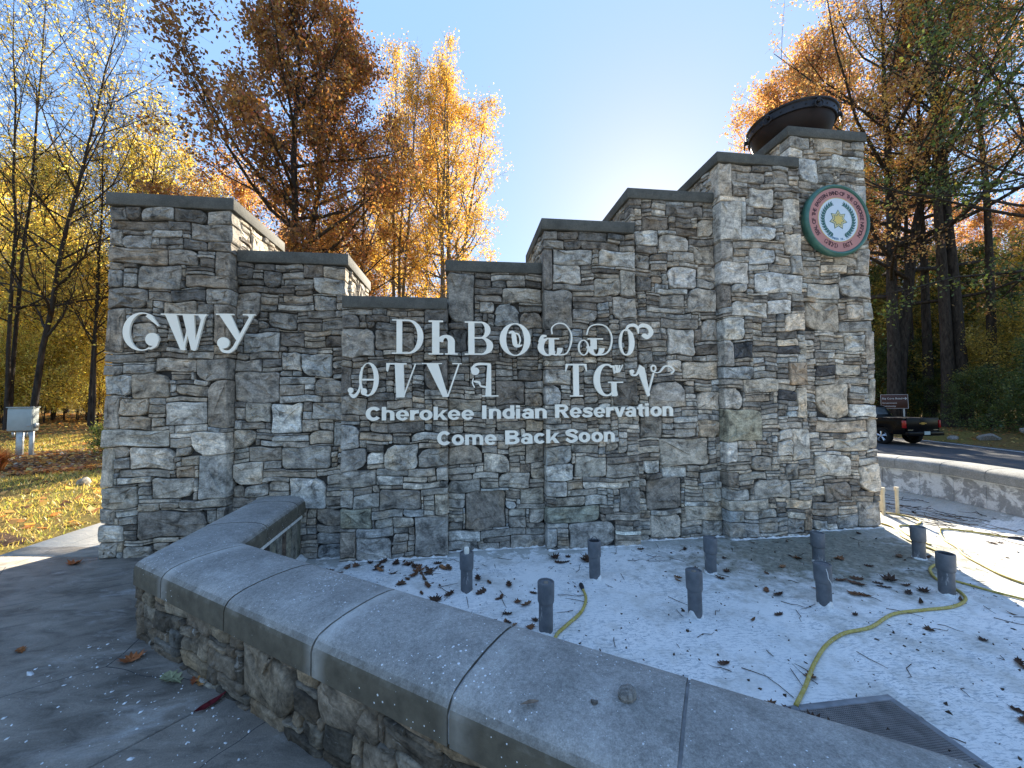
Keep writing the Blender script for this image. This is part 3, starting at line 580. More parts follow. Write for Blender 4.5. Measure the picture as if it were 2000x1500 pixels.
# stamped grey pavement in front of the wall
def pave_mat():
    t = NT('pavement_concrete'); p = t.pos()
    big = t.noise(p, .9, 5, .6); med = t.noise(t.mapv(p, (3, 7, 3), (0, 0, .5)), 1.0, 7, .68, .8); fine = t.noise(p, 120, 3, .7)
    c = t.mix(t.ramp(big, [(.35, 0), (.7, 1)]), (.20, .176, .142), (.335, .30, .25))
    c = t.mix(1.0, c, t.ramp(med, [(.3, .45), (.5, 1.0), (.7, 1.4)]), 'MULTIPLY')
    c = t.mix(1.0, c, t.ramp(fine, [(.3, .8), (.7, 1.18)]), 'MULTIPLY')
    sx = t.n('SeparateXYZ', _0=p); yy = sx.outputs[1]; xx = sx.outputs[0]
    # sweeping of white paint dust beside the basin wall
    d = t.math('ADD', t.math('MULTIPLY', xx, .574), t.math('MULTIPLY', yy, .819))
    near = t.ramp(d, [(.30, 0), (.95, 1)])
    sp = t.ramp(t.noise(t.mapv(p, (2.2, 4.5, 1), (0, 0, .6)), 1.0, 6, .72, .5), [(.55, 0), (.72, 1)])
    c = t.mix(t.math('MULTIPLY', t.math('MULTIPLY', sp, near), .55), c, (.62, .61, .58))
    oil = t.ramp(t.noise(p, .55, 3), [(.5, 0), (.7, 1)])
    c = t.mix(t.math('MULTIPLY', oil, .45), c, (.095, .09, .085))
    walk = t.math('MULTIPLY', t.ramp(xx, [(0, 0), (1, 0)]), 1.0)
    pale = t.math('GREATER_THAN', t.math('ADD', t.math('MULTIPLY', yy, 1.0), t.math('MULTIPLY', xx, .16)), 4.25)
    c = t.mix(pale, c, t.mix(1.0, (.40, .38, .33), t.ramp(med, [(.3, .85), (.7, 1.12)]), 'MULTIPLY'))
    # hairline cracks
    cr = t.n('TexVoronoi', {'feature': 'DISTANCE_TO_EDGE'}, Vector=t.mix(.12, p, t.n('TexNoise', Vector=p, Scale=2.0).outputs['Color']), Scale=.75).outputs[0]
    c = t.mix(t.math('LESS_THAN', cr, .0018), c, (.06, .06, .06))
    return t.pbr(c, .8, t.bump(t.math('ADD', med, t.math('MULTIPLY', fine, .3)), .7, .012), 0, .35)
M['pave'] = pave_mat()
T = Vector((.819, -.574)); NN = Vector((.574, .819))
def P2(*q): return [Vector(p) for p in q]
pave = empty('pavement', (-2, 2, 0)); tag(pave, kind='structure')
def slab(poly, z0=-.12, z1=0.0, bev=.006):
    mb = MB(); n = len(poly); vv = [(x+2, y-2, z1) for x, y in poly]+[(x+2, y-2, z0) for x, y in poly]
    mb.add(vv, [tuple(range(n)), tuple(range(2*n-1, n-1, -1))]+[(i, i+n, (i+1) % n+n, (i+1) % n) for i in range(n)])
    return bevel(mb.build('pavement_slab', M['pave'], pave), bev, 1)
# joints: one along (-1.64,1.99)-(-1.32,2.33), i.e. square to the basin wall, one along the back of the wall foot
J = Vector((.685, .728)); q0 = Vector((-1.64, 1.99))
g_ = .005*Vector((J.y, -J.x))
Aw, Bw = q0-J*9.4, q0+J*.9; AX = Aw.x
slab([(-14, -5), (AX-g_.x, -5), tuple(Aw-g_), tuple(Bw-g_), (-1.9, 3.2), (-1.9, 4.26), (-4.92, 4.77), (-5.6, 4.25), (-7.2, 3.5), (-14, 2.3)])
slab([tuple(Aw+g_), (AX+g_.x, -5), (9, -5), (4.5, -1.2), (1.9, .55), (-.9, 2.6), tuple(Bw+g_)])
slab([(-4.92, 4.78), (-1.9, 4.27), (-1.9, 4.9), (-3.1, 4.9), (-3.1, 6.6), (-4.86, 6.6)])
slab([(-4.86, 6.61), (-3.1, 6.61), (-3.1, 9.5), (-4.6, 9.5)])

def pale_mat():
    t = NT('bounce_concrete'); p = t.pos(); n = t.noise(p, 1.1, 5, .6); f = t.noise(p, 90, 3, .7)
    c = t.mix(1.0, (.40, .38, .33), t.ramp(n, [(.3, .85), (.7, 1.1)]), 'MULTIPLY')
    return t.pbr(t.mix(1.0, c, t.ramp(f, [(.3, .88), (.7, 1.1)]), 'MULTIPLY'), .85, t.bump(f, .3, .004), 0, .3)
M['pale'] = pale_mat()
bounce_slab = slab([(-26, -42), (26, -42), (26, -5.02), (-26, -5.02)]); bounce_slab.data.materials[0] = M['pale']     # added unseen slab, its sunlit bounce brightens the shaded wall
def basin_mat(name):
    t = NT(name); p = t.pos()
    wv = t.mix(.06, p, t.n('TexNoise', Vector=p, Scale=1.3, Detail=2.0).outputs['Color'])
    scr = t.noise(t.mapv(wv, (16, 95, 16), (0, 0, .70)), 1.0, 5, .7, .3); scr2 = t.noise(t.mapv(wv, (110, 22, 16), (0, 0, .45)), 1.0, 5, .72, .3)
    big = t.noise(p, 1.1, 5, .6); fine = t.noise(p, 75, 4, .75); mid = t.noise(p, 5.5, 6, .7); blob = t.noise(p, 19, 7, .74, .6)
    c = t.mix(t.ramp(big, [(.35, 0), (.65, 1)]), (.72, .73, .70), (.85, .83, .78))
    zone = t.ramp(t.noise(t.mapv(p, (1, 1, 1), (0, 0, 0), (3.1, 7.7, 0)), 1.7, 5, .65), [(.36, .15), (.56, 1)])
    s1 = t.math('MULTIPLY', t.ramp(scr, [(.535, 0), (.575, 1)]), zone); s2 = t.math('MULTIPLY', t.ramp(scr2, [(.585, 0), (.62, 1)]), zone)
    c = t.mix(t.math('MULTIPLY', t.math('MAXIMUM', s1, s2), .80), c, (.30, .34, .36))
    c = t.mix(t.math('MULTIPLY', t.math('MULTIPLY', t.ramp(blob, [(.56, 0), (.60, 1)]), zone), .55), c, (.36, .40, .42))
    c = t.mix(t.math('MULTIPLY', t.ramp(fine, [(.62, 0), (.68, 1)]), t.math('MULTIPLY', t.ramp(t.noise(p, 1.3, 4, .7), [(.42, 0), (.62, 1)]), .7)), c, (.20, .19, .17))
    sx = t.n('SeparateXYZ', _0=p); xx, yy = sx.outputs[0], sx.outputs[1]
    # silt left by standing water around (4.2, 4.0), and a dirty rim along the wall foot
    dx = t.math('MULTIPLY', t.math('SUBTRACT', xx, 4.15), .42); dy = t.math('MULTIPLY', t.math('SUBTRACT', yy, 4.0), .90)
    d = t.math('SQRT', t.math('ADD', t.math('MULTIPLY', dx, dx), t.math('MULTIPLY', dy, dy)))
    silt = t.ramp(t.math('ADD', d, t.math('MULTIPLY', t.math('SUBTRACT', mid, .5), 1.7)), [(.45, 1), (1.05, 0)])
    siltc = t.ramp(t.math('ADD', t.math('MULTIPLY', blob, .6), t.math('MULTIPLY', scr, .4)), [(.36, (.035, .036, .022)), (.48, (.12, .115, .075)), (.58, (.27, .26, .20)), (.66, (.46, .45, .40))])
    c = t.mix(t.math('MULTIPLY', silt, .92), c, siltc)
    e2 = t.ramp(t.math('ADD', yy, t.math('MULTIPLY', t.math('SUBTRACT', mid, .5), 1.6)), [(0, 0), (1, 1)])
    e2 = t.math('GREATER_THAN', t.math('ADD', yy, t.math('MULTIPLY', t.math('SUBTRACT', mid, .5), 1.5)), 4.45)
    c = t.mix(t.math('MULTIPLY', e2, .5), c, (.17, .17, .12))
    leafy = t.ramp(t.noise(p, 2.4, 6, .72), [(.50, 0), (.66, 1)])
    c = t.mix(t.math('MULTIPLY', leafy, .50), c, t.mix(t.ramp(blob, [(.4, 0), (.6, 1)]), (.22, .20, .14), (.42, .39, .32)))
    return t.pbr(c, .7, t.bump(t.math('ADD', t.math('MULTIPLY', scr, .4), t.math('MULTIPLY', fine, .4)), .10, .002), 0, .35)
M['basin'] = basin_mat('basin_floor_paint')
mb = MB()
poly = [(-2.0, 4.9), (-2.0, 3.05), (2.2, .15), (3.6, -.4), (6.6, 1.3), (7.4, 3.0), (7.95, 5.2), (7.7, 6.3), (6.6, 7.6), (5.4, 7.6), (5.4, 4.9)]
mb.add([(x, y, -.17) for x, y in poly], [tuple(range(len(poly)))])
tag(mb.build('basin_floor', M['basin']), kind='structure')

# road beyond the basin
def road_mat():
    t = NT('asphalt'); p = t.pos()
    c = t.mix(1.0, (.055, .058, .062), t.ramp(t.noise(p, 1.4, 5, .65), [(.3, .75), (.7, 1.3)]), 'MULTIPLY')
    c = t.mix(1.0, c, t.ramp(t.noise(p, 130, 2, .8), [(.3, .6), (.7, 1.5)]), 'MULTIPLY')
    return t.pbr(c, .85, t.bump(t.noise(p, 110, 2), .4, .01), 0, .3)
M['asphalt'] = road_mat()
RD = Vector((.306, .952)); RN = Vector((.952, -.306)); RO = Vector((23.45, 13.45))
def strip(name, a, b, s0, s1, z, mat, kind=None, parent=None):
    mb = MB(); q = [RO+RN*a+RD*s0, RO+RN*b+RD*s0, RO+RN*b+RD*s1, RO+RN*a+RD*s1]
    mb.add([(p.x, p.y, z) for p in q], [(0, 1, 2, 3)]); o = mb.build(name, mat, parent)
    return tag(o, kind=kind) if kind else o
road = strip('road', -9.2, .45, -40, 120, -.80, M['asphalt'], 'structure')
M['paint'] = plain('road_paint', (.62, .62, .58), .7, 0, .3, .15, 6)
strip('edge_line', -.06, .07, -40, 120, -.796, M['paint'], None, road)
strip('edge_line', -8.6, -8.48, -40, 120, -.796, M['paint'], None, road)

# ------------------------------------------------------------------ low basin wall with rounded coping
PROF = [(0, .36), (0, .465), (.006, .488), (.022, .510), (.050, .527), (.10, .540), (.18, .549), (.28, .552), (.38, .549), (.46, .540), (.51, .527), (.538, .510), (.554, .488), (.56, .465), (.56, .36)]
COPW = .56
def mitres(path, closed=False):
    P = [Vector(p) for p in path]; out = []
    for i, p in enumerate(P):
        d0 = (p-P[i-1]).normalized() if i > 0 else None; d1 = (P[i+1]-p).normalized() if i < len(P)-1 else None
        if d0 is None: d0 = d1
        if d1 is None: d1 = d0
        n0, n1 = Vector((-d0.y, d0.x)), Vector((-d1.y, d1.x))
        mm = (n0+n1).normalized(); out.append(mm/max(.35, mm.dot(n1)))
    return P, out
def sweep(name, stations, prof, mat, parent, o, zoff=0.0, bump_r=None, cap=True):
    """stations: list of (Vector2 point, Vector2 inward vector)"""
    mb = MB(); k = len(prof); vv = []
    for p, n in stations:
        for a, z in prof:
            q = p+n*a; vv.append((q.x-o[0], q.y-o[1], z+zoff-o[2]))
    ff = [(i*k+j, i*k+j+1, (i+1)*k+j+1, (i+1)*k+j) for i in range(len(stations)-1) for j in range(k-1)]
    ff += [(i*k+k-1, i*k, (i+1)*k, (i+1)*k+k-1) for i in range(len(stations)-1)]
    if cap: ff += [tuple(range(k)), tuple(range(len(stations)*k-1, (len(stations)-1)*k-1, -1))]
    mb.add(vv, ff); ob = mb.build(name, mat, parent); return smooth_by_angle(ob, 40)

near = empty('basin_wall', (-.5, 2.2, 0))
tag(near, 'low stone basin wall with wide rounded concrete coping in the front', 'low wall')
no = (-.5, 2.2, 0)
PATH = [(-2.345, 4.655), (-2.26, 2.985), (1.96, .03), (4.3, -.5)]
PP, MM = mitres(PATH)
def on(seg, s):
    a, b = PP[seg], PP[seg+1]; L = (b-a).length; t = s/L
    d = (b-a).normalized(); n = Vector((-d.y, d.x))
    return (a+d*s, n)
LEN1 = (PP[1]-PP[0]).length; LEN2 = (PP[2]-PP[1]).length
gap = .006
JR = [0.0, .27, .99]                       # joints on the return, from the tall wall
JF = [.41, 1.165, 1.91, 2.68, 3.44, 4.2]   # joints along the front, from the corner
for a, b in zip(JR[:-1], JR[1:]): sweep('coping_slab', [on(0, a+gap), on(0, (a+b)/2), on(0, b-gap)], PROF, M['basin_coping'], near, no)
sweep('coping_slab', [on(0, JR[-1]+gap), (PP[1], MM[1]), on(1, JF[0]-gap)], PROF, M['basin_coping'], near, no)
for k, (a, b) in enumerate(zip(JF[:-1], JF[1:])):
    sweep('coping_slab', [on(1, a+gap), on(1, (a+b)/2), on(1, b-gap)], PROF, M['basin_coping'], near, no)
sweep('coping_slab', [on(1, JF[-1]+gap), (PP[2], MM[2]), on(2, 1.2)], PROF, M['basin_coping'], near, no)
PIN = [(a if a > .28 else a, z) for a, z in PROF]
core = [(.008, .365), (.008, .462), (.04, .515), (.12, .534), (.28, .542), (.44, .534), (.52, .515), (.552, .462), (.552, .365)]
M['grout'] = plain('grout', (.30, .30, .29), .95, 0, .1, .4, 14, .4)
sweep('joint_grout', [on(0, .02), (PP[1], MM[1]), (PP[2], MM[2]), on(2, 1.15)], core, M['grout'], near, no)
M['render'] = plain('wall_core', (.08, .075, .066), .95, 0, .1, .3, 10, .4)
sweep('wall_core', [on(0, .02), (PP[1], MM[1]), (PP[2], MM[2]), on(2, 1.15)], [(.075, -.3), (.075, .362), (.48, .362), (.48, -.3)], M['render'], near, no)

def near_stone(u0, z0, u1, z1, c, place, r, edge=(False, False)):
    """a bigger, rounder field stone with a lumpy face, seen from close by"""
    V, F, U = stone_geo(u0, z0, u1, z1, r, edge, .09, .003, .014, 14, .9, .5)
    bm = bmesh.new(); bv = [bm.verts.new(p) for p in V]
    for f in F: bm.faces.new([bv[i] for i in f])
    bmesh.ops.subdivide_edges(bm, edges=bm.edges[:], cuts=1, use_grid_fill=True, smooth=.12)
    bm.verts.ensure_lookup_table()
    s = r.uniform(0, 50); o = r.uniform(-40, 40, 3); an = r.normal(0, .5); ca, sa = math.cos(an), math.sin(an)
    vs, us = [], []
    for q in bm.verts:
        x, y, z = q.co
        k = .003*math.sin(x*31+s)*math.sin(z*37+s*2)+.0015*math.sin(x*83+z*61+s)
        y2 = y+(k if y < .05 else 0)
        vs.append(place((x, min(y2, .085), z))); us.append((x*ca-z*sa+o[0], y+o[1], x*sa+z*ca+o[2]))
    fs = [[q.index for q in f.verts] for f in bm.faces]; bm.free()
    mb = MB(); mb.add([(a-no[0], b-no[1], c_-no[2]) for a, b, c_ in vs], fs, vary(c, r, .14), us)
    o = mb.build('stone', M['stone_near'], near, smooth=True, attrs=True); return o
NB = "42,27,69,41,T 66,25,96,41,M 96,28,118,40,O 114,28,130,39,M 10,2,28,19,M 28,9,49,19,M 26,-2,61,9,M 59,1,95,14,O 95,11,124,26,M 41,19,66,25,T 105,2,134,10,M 8,25,26,38,O 24,31,44,39,T 124,4,175,38,T 192,18,231,40,M 170,28,193,41,O 174,13,192,29,D 231,32,259,44,M 234,21,263,33,M 259,32,285,44,T 167,-5,196,8,D 193,1,215,9,D 216,9,232,14,M"
TN = {'D': (.075, .062, .046), 'M': (.150, .122, .090), 'T': (.215, .172, .122), 'O': (.185, .138, .088), 'L': (.19, .16, .12), 'B': (.12, .108, .09)}
rr = np.random.default_rng(5)
Wn, Hn = int(LEN2*100), 39
bx = []
for it in NB.split():
    a, b, c, d, t_ = it.split(','); bx.append((int(a), int(b)+3, int(c), min(39, int(d)+3-4), t_))
fd = (PP[2]-PP[1]).normalized(); fn = Vector((-fd.y, fd.x))
def pl_front(p):
    q = PP[1]+fd*p[0]+fn*(.026+p[1]); return (q.x, q.y, -.03+p[2])
for x0, z0, x1, z1, c in pack(Wn, Hn, bx, rr, (8, 16), (12, 30)):
    near_stone(x0*.01, z0*.01, x1*.01, z1*.01, TN[c], pl_front, rr, (x0 == 0, False))
rd = (PP[0]-PP[1]).normalized(); rn = Vector((rd.y, -rd.x))
def pl_ret(p):
    q = PP[1]+rd*(LEN1-p[0])+rn*(.026+p[1]); return (q.x, q.y, -.03+p[2])
for x0, z0, x1, z1, c in pack(int(LEN1*100), Hn, [], rr, (8, 15), (12, 30)):
    near_stone(x0*.01, z0*.01, x1*.01, z1*.01, TN[c], pl_ret, rr, (False, x1 == int(LEN1*100)))
# inner face: upright slate tiles under a painted ledge
TT = [(.20, .19, .14), (.23, .215, .16), (.12, .085, .06), (.27, .25, .20), (.075, .06, .05), (.19, .19, .165), (.24, .23, .18)]
M['tile'] = stone_mat('slate_tile', 1.4)
M['white'] = plain('chipped_white_paint', (.78, .77, .73), .7, 0, .3, .25, 22, .3)
for seg, s0, s1 in ((0, .03, LEN1-.50), (1, .50, LEN2-.1)):
    s = s0; k = 0
    while s < s1-.05:
        w_ = rr.uniform(.10, .17); e = min(s+w_, s1); t_ = TT[(k*3+seg) % 7]; k += 1
        mb = MB(); (pa, n) = on(seg, s+.003); (pb, n) = on(seg, e-.003); d0 = .482+rr.uniform(0, .006); d1 = .50+rr.uniform(0, .006)
        vv = []; uu = []; o3 = rr.uniform(-30, 30, 3)
        for (p, d) in ((pa, d0), (pb, d0), (pb, d1), (pa, d1)):
            for z in (-.17, .29):
                q = p+n*d; vv.append((q.x-no[0], q.y-no[1], z)); uu.append((z+o3[0], d+o3[1], (s if p is pa else e)+o3[2]))
        mb.add(vv, [(0, 2, 3, 1), (2, 4, 5, 3), (4, 6, 7, 5), (6, 0, 1, 7), (1, 3, 5, 7), (0, 6, 4, 2)], vary(t_, rr, .12), uu)
        mb.build('tile', M['tile'], near, attrs=True); s = e
    sweep('painted_ledge', [on(seg, s0-.02), on(seg, s1)], [(.47, .292), (.47, .335), (.515, .330), (.520, .300), (.515, .292)], M['white'], near, no)
    sweep('painted_cove', [on(seg, s0-.02), on(seg, s1)], [(.47, -.175), (.47, -.10), (.512, -.11), (.58, -.166), (.58, -.175)], M['white'], near, no)

# far side of the basin
far = empty('basin_wall', (7.4, 5.0, 0)); fo = (7.4, 5.0, 0)
tag(far, 'low basin wall with patchy whitewashed inner face beside the road', 'low wall')
inner = [(4.9, .35), (6.1, 1.6), (6.95, 3.0), (7.22, 3.7), (7.38, 4.35), (7.50, 4.85), (7.55, 5.25), (7.49, 5.65), (7.33, 6.1), (7.05, 6.6), (6.6, 7.15), (6.0, 7.6)]
FPn, FMn = mitres(inner)         # inward vectors point to the basin (left of the direction of travel)
FS = [(p-m_*COPW, m_) for p, m_ in zip(FPn, FMn)]
def lerp_st(i, t): return ((FS[i][0]*(1-t)+FS[i+1][0]*t), (FS[i][1]*(1-t)+FS[i+1][1]*t))
cuts = [(0, 0), (1, 0), (1, .6), (2, .1), (3, .2), (4, .8), (6, .2), (7, .5), (8, .8), (10, 0), (10, 1)]
for (i0, t0), (i1, t1) in zip(cuts[:-1], cuts[1:]):
    st = [lerp_st(i0, t0+.012)]+[FS[k] for k in range(i0+1, i1+1) if (k, 0.0) != (i1, t1)]+[lerp_st(i1, max(t1-.012, 0)) if t1 > 0 else lerp_st(i1-1, .988)]
    sweep('coping_slab', st, PROF, M['far_coping'], far, fo)
sweep('joint_grout', FS, core, M['grout'], far, fo)
def patchy():
    t = NT('whitewashed_render'); p = t.pos()
    n = t.noise(t.mapv(p, (6, 6, 6)), 1.0, 7, .72, .5); f = t.noise(p, 45, 4, .7)
    c = t.mix(t.ramp(n, [(.46, 0), (.54, 1)]), (.66, .68, .68), (.30, .31, .31))
    c = t.mix(1.0, c, t.ramp(f, [(.3, .85), (.7, 1.1)]), 'MULTIPLY')
    return t.pbr(c, .8, t.bump(n, .4, .01), 0, .2)
M['patchy'] = patchy()
# inner face in panels with open joints between them, on a core
sweep('wall_core', FS, [(.10, -.9), (.10, .362), (.47, .362), (.47, -.9)], M['render'], far, fo)
cuts2 = [(0, 0), (0, .5), (1, .2), (1, .7), (2, .3), (3, .1), (3, .95), (4, .9), (5, .9), (6, .9), (7, .9), (8, .9), (9, .7), (10, .5), (10, 1)]
for (i0, t0), (i1, t1) in zip(cuts2[:-1], cuts2[1:]):
    st = [lerp_st(i0, t0+.006)]+[FS[k] for k in range(i0+1, i1+1) if t1 > 0 or k < i1]+[lerp_st(i1, t1-.006) if t1 > 0 else lerp_st(i1-1, .994)]
    sweep('face_panel', st, [(.465, -.04), (.465, .345), (.50, .345), (.505, -.04)], M['patchy'], far, fo)
sweep('painted_ledge', FS, [(.46, .346), (.46, .362), (.522, .360), (.522, .346)], M['white'], far, fo)
sweep('cove', FS, [(.45, -.18), (.45, -.042), (.53, -.045), (.70, -.085), (.95, -.152), (1.05, -.169), (1.05, -.18)], M['basin'], far, fo)

# ragged paint line at the foot of the tall wall
for i in range(1, 8):
    if i == 1: xs_, xe = -1.66, XB[2]
    else: xs_, xe = XB[i]+.004, XB[i+1]-.004
    y = FRONT[i]-.036; n = int((xe-xs_)/.025); pts = [(xs_, -.172), (xe, -.172)]
    top = [(xe-(xe-xs_)*k/n, -.172+max(.003, .012+.007*math.sin(k*.9+i)+.005*math.sin(k*2.3)+rr.normal(0, .004))) for k in range(n+1)]
    mb = MB(); L = pts+top; mb.prism([(a-off[0], b-off[2]) for a, b in L], y-off[1], y+.02-off[1])
    mb.build('paint_line', M['white'], wall)
    mb = MB(); b_ = [(xs_, y+.01)]+[(xs_+(xe-xs_)*k/n, y-max(.004, .016+.012*math.sin(k*.37+i*2)+.007*math.sin(k*1.13)+rr.normal(0, .003))) for k in range(n+1)]+[(xe, y+.01)]
    mb.add([(a-off[0], b-off[1], -.1655-off[2]) for a, b in b_], [tuple(range(len(b_)))]); mb.build('paint_splash', M['white'], wall)

# ------------------------------------------------------------------ things in the basin
def pipe_mat():
    t = NT('grey_pvc'); p = t.n('TexCoord').outputs['Object']
    n = t.noise(p, 9, 5, .65); sc_ = t.noise(t.mapv(p, (30, 30, 7)), 1.0, 5, .7)
    c = t.mix(t.ramp(n, [(.3, 0), (.7, 1)]), (.085, .092, .10), (.175, .18, .185))
    c = t.mix(t.math('MULTIPLY', t.ramp(sc_, [(.62, 0), (.7, 1)]), .5), c, (.55, .54, .52))
    return t.pbr(c, .55, t.bump(sc_, .2, .004), 0, .4)
M['pvc'] = pipe_mat(); M['dark_hole'] = plain('dark_inside', (.03, .032, .035), .9, 0, .1)
M['plug'] = plain('pipe_plug', (.26, .22, .17), .8, 0, .2)
PIPES = [(.01, 3.67, .36), (.61, 2.97, .37), (1.27, 3.75, .37), (2.48, 3.72, .35), (1.86, 3.01, .36), (3.78, 3.79, .31), (3.04, 3.01, .35), (4.94, 3.72, .34), (4.29, 3.03, .36)]
PL = ['grey standpipe topped with a white cap, nearest the leaf drift', 'grey standpipe standing closest to the rounded coping beside the short yellow cord',
      'grey standpipe with a wire loop on top, between the two lettering columns near the wall', 'grey standpipe near the wall, second row, left of the dark silt stain',
      'grey standpipe with flaked white paint on its foot in the middle of the basin', 'grey standpipe close to the wall corner, half hidden behind the front one',
      'grey standpipe with a white drip line running down its collar', 'grey standpipe beside the sunlit patch with looping hoses behind', 'grey standpipe with the long yellow hose curling round its foot']
for k, (x, y, h) in enumerate(PIPES):
    po = empty('standpipe', (x, y, -.17), rr.uniform(0, 6)); tag(po, PL[k], 'pipe', 'standpipes in the dry basin')
    po.rotation_euler = (rr.normal(0, .012), rr.normal(0, .012), rr.uniform(0, 6))
    mb = MB(); mb.lathe([(.0545, -.03), (.0545, h-.15), (.0545, h-.12)], 32); smooth_by_angle(mb.build('pipe', M['pvc'], po), 40)
    mb = MB(); mb.lathe([(.055, h-.158), (.0605, h-.152), (.064, h-.140), (.065, h-.005), (.063, h), (.056, h), (.055, h-.006), (.0545, h-.016), (.001, h-.016)], 32); smooth_by_angle(mb.build('collar', M['pvc'], po), 30)
    if k in (1, 2, 3, 4, 6, 7, 8, 0, 5):
        mb = MB(); mb.lathe([(.054, h-.0155), (.054, h-.010), (.022, h-.009), (.018, h-.012), (.001, h-.012)], 24); smooth_by_angle(mb.build('lid', M['dark_hole'] if k in (2, 8) else M['pvc'], po), 30)
        if k in (1, 4): mb = MB(); mb.lathe([(.017, h-.014), (.017, h-.004), (.001, h-.003)], 12); mb.build('plug', M['plug'], po, True)
    if k == 0:
        mb = MB(); mb.lathe([(.024, h-.02), (.024, h+.03), (.021, h+.045), (.001, h+.048)], 20); smooth_by_angle(mb.build('cap', M['letter'], po), 40)
    if k == 2:
        mb = MB(); mb.tube([(.04*math.cos(a), .0, h-.01+.045*math.sin(a)) for a in np.linspace(0, math.pi, 12)], .003, 6); mb.build('wire_loop', M['dark_hole'], po, True)
    # flaking paint collar round the foot
    n = 40; ring = []
    for j in range(n):
        a = 2*math.pi*j/n; hh = (.010+.008*math.sin(j*.5+k)+abs(rr.normal(0, .004))+(.035*max(0, math.sin(j*.31+k*2)) if k in (4, 2, 6) else 0)); ring.append((a, hh))
    mb = MB(); vv = []
    for a, hh in ring: vv += [(.064*math.cos(a), .064*math.sin(a), -.005), (.058*math.cos(a), .058*math.sin(a), hh), (.054*math.cos(a), .054*math.sin(a), hh)]
    mb.add(vv, [f for j in range(n) for f in ((3*j, 3*((j+1) % n), 3*((j+1) % n)+1, 3*j+1), (3*j+1, 3*((j+1) % n)+1, 3*((j+1) % n)+2, 3*j+2))])
    mb.build('paint_collar', M['white'], po)
    if k == 6:
        mb = MB(); mb.tube([(.066*math.cos(a), .066*math.sin(a), z) for a, z in ((0, h-.02), (.15, h-.06), (.2, h-.1), (.5, h-.13), (.6, h-.15))], .0025, 5); d = mb.build('paint_drip', M['white'], po); d.rotation_euler = (0, 0, 4.3-po.rotation_euler[2])

def spline(pts, n=10):
    P = [Vector(p) for p in pts]; k = len(P); out = []
    for i in range(k-1):
        p0, p1, p2, p3 = P[max(i-1, 0)], P[i], P[i+1], P[min(i+2, k-1)]
        for j in range(n):
            t = j/n; out.append(.5*((2*p1)+(p2-p0)*t+(2*p0-5*p1+4*p2-p3)*t*t+(3*p1-p0-3*p2+p3)*t**3))
    return out+[P[-1]]
def hose_mat():
    t = NT('yellow_rubber_hose'); p = t.pos()
    n = t.noise(p, 26, 5, .7)
    c = t.mix(t.ramp(n, [(.35, 0), (.65, 1)]), (.36, .27, .045), (.52, .42, .12))
    c = t.mix(t.math('MULTIPLY', t.ramp(t.noise(p, 60, 4), [(.55, 0), (.65, 1)]), .4), c, (.5, .5, .46))
    return t.pbr(c, .6, t.bump(n, .2, .003), 0, .35)
M['hose'] = hose_mat(); M['rubber'] = plain('black_connector', (.018, .02, .026), .5, 0, .4)
def hose(pts, label, rad=.0115, plug=None, cat='hose'):
    z = -.17+rad+.001; x0, y0 = pts[0]
    P = spline([(x-x0, y-y0, rad+.001) for x, y in pts])
    mb = MB(); mb.tube(P, rad, 8); o = mb.build('hose', M['hose'], None, True); o.location = (x0, y0, -.17)
    tag(o, label, cat, 'yellow hoses lying in the basin')
    for end in (plug or ()):
        a, b = (P[0], P[1]) if end == 0 else (P[-1], P[-2])
        d = (a-b).normalized(); mb = MB()
        mb.tube([a-d*.03, a+d*.005, a+d*.02, a+d*.07, a+d*.085], [.013, .017, .021, .021, .016], 12); mb.build('connector', M['rubber'], o, True)
    return o
hose([(1.87, 2.06), (2.06, 2.19), (2.29, 2.36), (2.55, 2.52), (2.8, 2.62), (3.07, 2.66), (3.43, 2.79), (3.73, 2.81), (4.04, 2.82), (4.29, 2.90), (4.42, 3.03), (4.47, 3.17), (4.53, 3.29), (4.70, 3.45), (4.90, 3.53), (5.08, 3.50)], 'long yellow hose snaking from the coping towards the back of the basin', .0118)
hose([(5.75, 4.77), (5.72, 4.58), (5.47, 4.30), (5.36, 4.06), (5.34, 3.88), (5.27, 3.72), (5.15, 3.62), (5.06, 3.56)], 'yellow hose running from the wall end to the standpipes in the sunlit patch', .0115)
hose([(6.73, 4.06), (6.63, 4.17), (6.48, 4.35), (6.30, 4.45), (6.12, 4.36), (5.83, 4.11), (5.67, 3.88), (5.48, 3.69), (5.33, 3.44), (5.22, 3.22), (5.20, 3.0), (5.3, 2.6)], 'yellow hose with a black connector lying near the whitewashed basin face', .0115, (0,))
hose([(4.60, 3.26), (4.66, 3.14), (4.72, 2.98), (4.82, 2.80), (5.0, 2.5)], 'short stretch of yellow hose crossing the shadow edge', .010)
hose([(6.30, 5.22), (6.46, 5.02), (6.39, 4.78), (6.12, 4.63), (5.87, 4.64), (5.66, 4.42), (5.56, 4.25), (5.48, 4.0)], 'yellow hose looping behind the end of the stone wall', .0105)
hose([(1.08, 3.55), (1.055, 3.37), (.95, 3.17), (.79, 3.01), (.68, 2.90), (.62, 2.78)], 'short yellow cord with a black plug beside a standpipe', .0125, (0,), 'cord')

